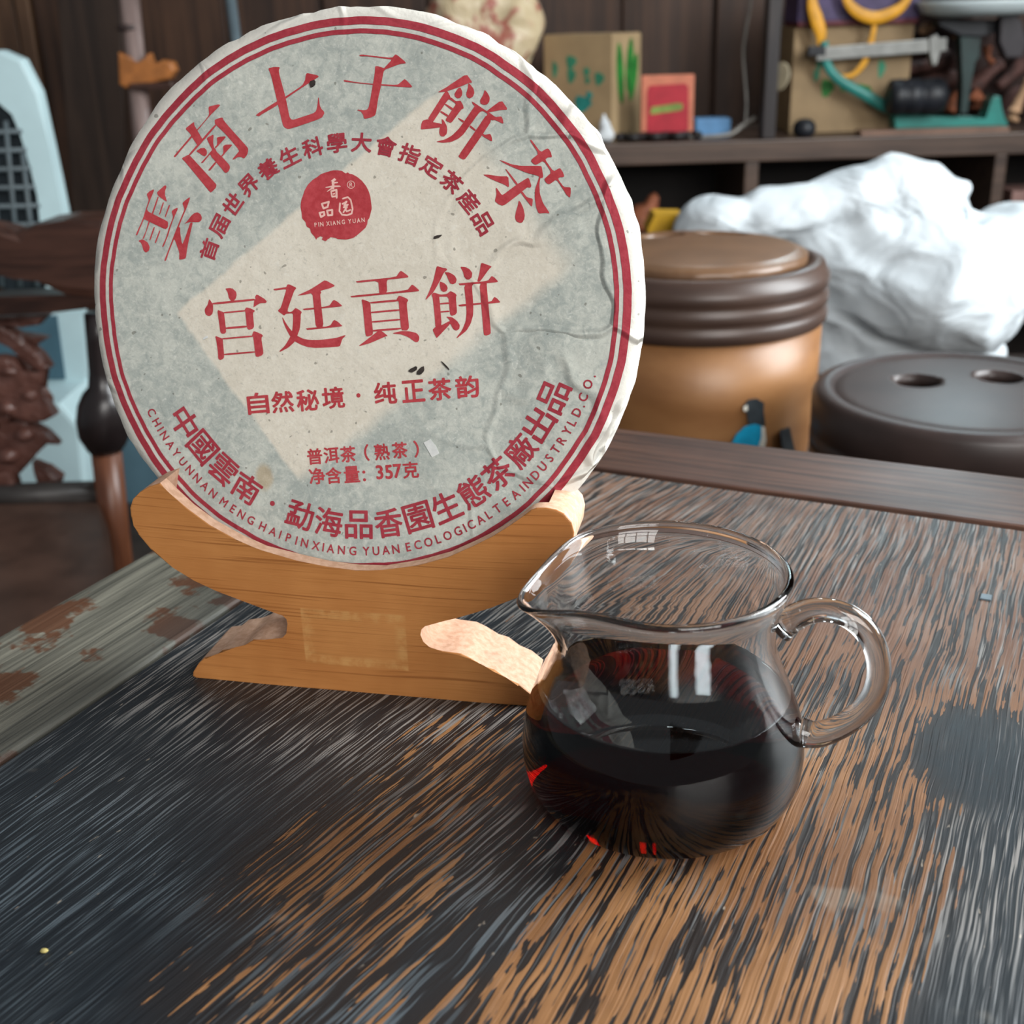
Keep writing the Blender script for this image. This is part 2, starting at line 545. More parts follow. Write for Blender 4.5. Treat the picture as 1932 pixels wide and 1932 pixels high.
def stand_materials():
    m = Mat('varnished_pine_face')
    x, y, z = m.xyz()
    bend = m.ma('MULTIPLY', m.noise(m.comb(m.ma('MULTIPLY', x, 9.0), 0.0, m.ma('MULTIPLY', z, 10.0)), 1.0, 1.0), 0.010)
    zz = m.ma('ADD', z, bend)
    # growth rings: close lines high up, wide ones in the foot
    freq = m.ma('MULTIPLY', zz, m.ma('ADD', 700.0, m.ma('MULTIPLY', m.ss(z, 0.015, 0.035), 500.0)))
    v = m.comb(m.ma('MULTIPLY', x, 14.0), 0.0, freq)
    g = m.noise(v, 1.0, 2.0, 0.5)
    fine = m.noise(m.comb(m.ma('MULTIPLY', x, 40.0), 0.0, m.ma('MULTIPLY', zz, 1500.0)), 1.0, 3.0)
    col = m.mix(m.ss(m.noise(m.oc(), 22.0, 3.0), 0.3, 0.7), srgb(170, 110, 58), srgb(188, 128, 72))
    col = m.mix(m.ma('MULTIPLY', m.ss(g, 0.55, 0.68), 0.62), col, srgb(126, 72, 30))
    col = m.mix(m.ma('MULTIPLY', m.ss(fine, 0.45, 0.7), 0.25), col, srgb(150, 92, 40))
    # square of old glue where a label was peeled off
    dx = m.ma('ABSOLUTE', m.ma('SUBTRACT', x, -0.0005))
    dz = m.ma('ABSOLUTE', m.ma('SUBTRACT', z, 0.0215))
    sq = m.ma('MULTIPLY', m.ma('SUBTRACT', 1.0, m.ss(dx, 0.0188, 0.0196)), m.ma('SUBTRACT', 1.0, m.ss(dz, 0.0106, 0.0114)))
    rimx, rimz = m.ss(dx, 0.014, 0.0175), m.ss(dz, 0.0062, 0.0088)
    film = m.ma('MULTIPLY', sq, m.ma('ADD', 0.18, m.ma('MULTIPLY', m.ma('MAXIMUM', rimx, rimz), m.ss(m.noise(m.oc(), 160.0, 4.0), 0.38, 0.62))))
    col = m.mix(m.ma('MULTIPLY', film, 0.42), col, srgb(204, 160, 100))
    m.p(color=col, rough=0.5, spec=0.35, normal=m.bump(g, 0.15, 0.0006))
    e = Mat('raw_pine_edge')
    k = e.noise(e.oc(), 420.0, 4.0)
    c2 = e.mix(e.ss(k, 0.3, 0.7), srgb(204, 162, 134), srgb(224, 186, 160))
    smut = e.ss(e.noise(e.oc(), 70.0, 3.0), 0.58, 0.74)
    e.p(color=e.mix(e.ma('MULTIPLY', smut, 0.25), c2, srgb(150, 120, 100)), rough=0.7, spec=0.2, normal=e.bump(k, 0.25, 0.0006))
    return m.m, e.m


M_pine, M_pine_edge = stand_materials()
stand = thing('tea_cake_stand', (-0.05652, 0.37653, 0.0), 'orange pine display stand with curved arms holding the wrapped tea cake', 'stand', -YB)
pts = [(a / 1e5, b / 1e5) for a, b in STAND]
LIP, DEEP = 0.0052, 0.0245
slab('front_board', pts, lambda a, b: Vector((a, 0, b)), lambda a, b: Vector((a, LIP, b)), [M_pine, M_pine_edge], stand, (0, 1), 0.0006, True)
CAKE_S = 0.981
inner = []
for a, b in pts[:60]:
    inner.append((a, b))
for i in range(25):
    a = 0.066 - 0.132 * i / 24 - 0.0042
    q = 1 - ((a + 0.0042) / 0.1005) ** 2
    inner.append((a, 0.1335 - 0.0978 * math.sqrt(q)))
slab('groove_block', inner, lambda a, b: Vector((a, LIP, b)), lambda a, b: Vector((a, DEEP, b)), [M_pine, M_pine_edge], stand, (0, 1), 0.0)

# ---------------------------------------------------------------- the wrapped tea cake
CAKE_C = Vector((-0.0529, 0.4148, 0.1321))
CAKE_C = CO + (CAKE_C - CO) * CAKE_S
CY, CT = 0.2042, 0.2569
cn = Vector((-math.sin(CY) * math.cos(CT), -math.cos(CY) * math.cos(CT), math.sin(CT)))
cu = Vector((math.cos(CY), -math.sin(CY), 0))
cv = cn.cross(cu)
cake = thing('tea_cake', (0, 0, 0), 'round paper-wrapped tea cake with red Chinese printing, propped upright on the pine stand', 'tea cake')
cake.matrix_world = Matrix(((cu.x, cv.x, cn.x, CAKE_C.x), (cu.y, cv.y, cn.y, CAKE_C.y), (cu.z, cv.z, cn.z, CAKE_C.z), (0, 0, 0, 1))) @ Matrix.Diagonal((CAKE_S, CAKE_S, CAKE_S, 1))


def paper_bump(m):
    x, y, z = m.xyz()
    fib = m.noise(m.oc(), 900.0, 1.0, 0.6)
    soft = m.noise(m.oc(), 120.0, 3.0, 0.55)
    dents = m.noise(m.oc(), 38.0, 2.0, 0.55)
    cr = m.n('TexVoronoi', {'Vector': m.n('VectorMath', {0: m.oc(), 1: m.n('VectorMath', {0: m.noise(m.oc(), 30.0, 2.0, out=1), 1: (0.02, 0.02, 0.02)}, operation='MULTIPLY')}, operation='ADD'),
                            'Scale': 26.0}, feature='DISTANCE_TO_EDGE')
    crease = m.ma('SUBTRACT', 1.0, m.ss(cr, 0.0, 0.05))
    # the paper is more crumpled towards its right hand side
    amt = m.ma('ADD', 0.08, m.ma('MULTIPLY', m.ss(x, 0.02, 0.09), 1.3))
    rr = m.ma('SQRT', m.ma('ADD', m.ma('MULTIPLY', x, x), m.ma('MULTIPLY', y, y)))
    amt = m.ma('ADD', amt, m.ma('MULTIPLY', m.ss(rr, 0.088, 0.1), 0.35))
    h = m.ma('ADD', m.ma('MULTIPLY', fib, 0.10), m.ma('ADD', m.ma('MULTIPLY', soft, 0.22), m.ma('ADD', m.ma('MULTIPLY', dents, 0.55), m.ma('MULTIPLY', crease, amt))))
    return m.bump(h, 0.75, 0.0013)


def paper_material():
    m = Mat('cotton_wrapping_paper')
    x, y, z = m.xyz()
    c, s = math.cos(math.radians(38.3)), math.sin(math.radians(38.3))
    wob = m.ma('MULTIPLY', m.ma('SUBTRACT', m.noise(m.oc(), 90.0, 3.0), 0.5), 0.004)
    a = m.ma('ADD', m.ma('MULTIPLY', m.ma('SUBTRACT', x, 0.006), c), m.ma('MULTIPLY', m.ma('SUBTRACT', y, 0.0055), s))
    b = m.ma('SUBTRACT', m.ma('MULTIPLY', m.ma('SUBTRACT', y, 0.0055), c), m.ma('MULTIPLY', m.ma('SUBTRACT', x, 0.006), s))
    a = m.ma('ADD', a, wob)
    b = m.ma('ADD', b, wob)
    slip = m.ma('MULTIPLY', m.ma('MULTIPLY', m.ma('SUBTRACT', 1.0, m.ss(a, 0.054, 0.066)), m.ss(a, -0.0635, -0.0615)),
                m.ma('MULTIPLY', m.ma('SUBTRACT', 1.0, m.ss(b, 0.0365, 0.0385)), m.ss(b, -0.040, -0.034)))
    fib = m.noise(m.sc(m.oc(), 1.0, 1.0, 0.3), 700.0, 3.0, 0.6, 1.2)
    cloud = m.ma('ADD', m.ma('MULTIPLY', m.noise(m.oc(), 34.0, 3.0, 0.6), 0.5), m.ma('MULTIPLY', m.noise(m.oc(), 300.0, 4.0, 0.65, 0.8), 0.5))
    blot = m.noise(m.oc(), 30.0, 6.0, 0.65)
    grey = m.mix(m.ss(cloud, 0.36, 0.64), srgb(158, 165, 160), srgb(196, 199, 190))
    cream = m.mix(m.ss(cloud, 0.3, 0.7), srgb(206, 199, 184), srgb(222, 216, 202))
    cream = m.mix(m.ma('MULTIPLY', m.ss(blot, 0.60, 0.74), 0.45), cream, srgb(168, 170, 164))
    col = m.mix(slip, grey, cream)
    col = m.mix(m.ma('MULTIPLY', m.ss(fib, 0.55, 0.72), 0.35), col, srgb(228, 228, 220))
    col = m.mix(m.ma('MULTIPLY', m.ss(fib, 0.42, 0.30), 0.22), col, srgb(112, 118, 116))
    # the paper turns paler towards its rim
    rr = m.ma('SQRT', m.ma('ADD', m.ma('MULTIPLY', x, x), m.ma('MULTIPLY', y, y)))
    col = m.mix(m.ma('MULTIPLY', m.ss(rr, 0.0885, 0.097), 0.75), col, srgb(222, 217, 208))
    # tea stain near the lower left lettering
    d = m.ma('SQRT', m.ma('ADD', m.ma('POWER', m.ma('SUBTRACT', x, -0.0335), 2.0), m.ma('POWER', m.ma('MULTIPLY', m.ma('SUBTRACT', y, -0.0615), 0.75), 2.0)))
    col = m.mix(m.ma('MULTIPLY', m.ma('SUBTRACT', 1.0, m.ss(m.ma('ADD', d, m.ma('MULTIPLY', wob, 0.6)), 0.0025, 0.0045)), 0.55), col, srgb(178, 152, 112))
    speck = m.ss(m.noise(m.oc(), 330.0, 1.0), 0.735, 0.76)
    col = m.mix(m.ma('MULTIPLY', speck, 0.55), col, srgb(88, 84, 74))
    m.p(color=col, rough=0.85, spec=0.15, normal=paper_bump(m))
    return m.m


def ink_material(name, c1, c2):
    m = Mat(name)
    k = m.noise(m.oc(), 520.0, 3.0, 0.6)
    k2 = m.noise(m.oc(), 60.0, 3.0)
    m.p(color=m.mix(m.ss(m.ma('ADD', m.ma('MULTIPLY', k, 0.5), m.ma('MULTIPLY', k2, 0.5)), 0.35, 0.65), c1, c2), rough=0.8, spec=0.15, normal=paper_bump(m))
    return m.m


M_paper = paper_material()
M_red = ink_material('red_ink', srgb(168, 56, 62), srgb(186, 74, 80))
M_dkred = ink_material('crimson_ink', srgb(150, 48, 60), srgb(166, 64, 74))
M_knock = ink_material('unprinted_paper', srgb(226, 178, 168), srgb(236, 198, 188))


def rim_r(th):
    """how far the wrapper reaches beyond the printed ring, round the cake"""
    top, right = math.sin(th), math.cos(th)
    r = 0.0992 + 0.0008 * max(0, top) + 0.0003 * max(0, right) + 0.0006 * max(0, -right)
    return r + 0.0009 * mnoise.noise(Vector((math.cos(th) * 3.1, math.sin(th) * 3.1, 1.3))) + 0.0006 * mnoise.noise(Vector((math.cos(th) * 11, math.sin(th) * 11, 5.3)))


def face_z(u, v):
    r = math.hypot(u, v)
    z = 0.0007 * mnoise.noise(Vector((u * 30, v * 30, 0.3))) * min(1, r / 0.03)
    if r > 0.090:
        t = (r - 0.090) / 0.0095
        z -= 0.0021 * t * t
    return z


SEG = 288
prof = [0.0, 0.012, 0.024, 0.036, 0.047, 0.057, 0.066, 0.074, 0.081, 0.086, 0.090, 0.0925, 0.095, 0.0965]
vs, fs = [], []
back = [(1.0, -0.0024), (1.0075, -0.0070), (1.008, -0.0105), (0.998, -0.0145), (0.97, -0.0165), (0.8, -0.0185), (0.4, -0.019)]
rows = len(prof) + len(back)
for i in range(SEG):
    th = 2 * math.pi * i / SEG
    R = rim_r(th)
    for r in prof:
        u, v = r * math.cos(th), r * math.sin(th)
        vs.append((u, v, face_z(u, v)))
    for k, (q, z) in enumerate(back):
        w = 0.0005 * mnoise.noise(Vector((math.cos(th) * 22, math.sin(th) * 22, k * 0.7)))
        vs.append((R * q * math.cos(th) + w, R * q * math.sin(th) + w, z + w))
for i in range(SEG):
    k = (i + 1) % SEG
    for j in range(rows - 1):
        if j == 0:
            fs.append((0, i * rows + 1, k * rows + 1))
        else:
            fs.append((i * rows + j, i * rows + j + 1, k * rows + j + 1, k * rows + j))
fs.append([i * rows + rows - 1 for i in range(SEG)][::-1])
bm = bmesh.new()
bv = [bm.verts.new(v) for v in vs]
for f in fs:
    bm.faces.new([bv[i] for i in f])
for v in [v for v in bm.verts if not v.link_faces]:
    bm.verts.remove(v)
from_bm('paper_wrapper', bm, M_paper, cake, True)

INK = 0.00022
_lift = [0]


def lift(u, v):
    return face_z(u, v) + INK + _lift[0] * 4e-6


def ring(name, r0, r1, mat):
    vs, fs = [], []
    for i in range(SEG):
        th = 2 * math.pi * i / SEG
        w = 0.00035 * mnoise.noise(Vector((math.cos(th) * 6, math.sin(th) * 6, 9.1))) + 0.00022 * mnoise.noise(Vector((math.cos(th) * 19, math.sin(th) * 19, 2.1)))
        w -= 0.0006 * max(0, math.sin(th)) * 1.0
        for k in range(4):
            r = r0 + (r1 - r0) * k / 3 + w
            u, v = r * math.cos(th), r * math.sin(th)
            vs.append((u, v, face_z(u, v) + INK))
    for i in range(SEG):
        j = (i + 1) % SEG
        for k in range(3):
            fs.append((i * 4 + k, i * 4 + k + 1, j * 4 + k + 1, j * 4 + k))
    return mesh(name, vs, fs, mat, cake, True)


ring('printed_ring', 0.0939, 0.0966, M_dkred)
ring('printed_ring', 0.0909, 0.0925, M_dkred)


def soften(poly):
    out = []
    n = len(poly)
    for i in range(n):
        p, q = poly[i], poly[(i + 1) % n]
        out.append((p[0] * 0.85 + q[0] * 0.15, p[1] * 0.85 + q[1] * 0.15))
        out.append((p[0] * 0.15 + q[0] * 0.85, p[1] * 0.15 + q[1] * 0.85))
    return out


def printed(name, polys, mat, extra=0.0):
    vs, fs = [], []
    for k, poly in enumerate(polys):
        _lift[0] = k % 12
        s = len(vs)
        for a, b in soften(poly):
            u, v = a / 1e5, b / 1e5
            vs.append((u, v, lift(u, v) + extra))
        fs.append(list(range(s, len(vs))))
    o = mesh(name, vs, fs, mat, cake)
    bm = bmesh.new()
    bm.from_mesh(o.data)
    for f in bm.faces:
        if f.normal.z < 0:
            f.normal_flip()
    bmesh.ops.triangulate(bm, faces=bm.faces)
    bm.to_mesh(o.data)
    bm.free()
    return o

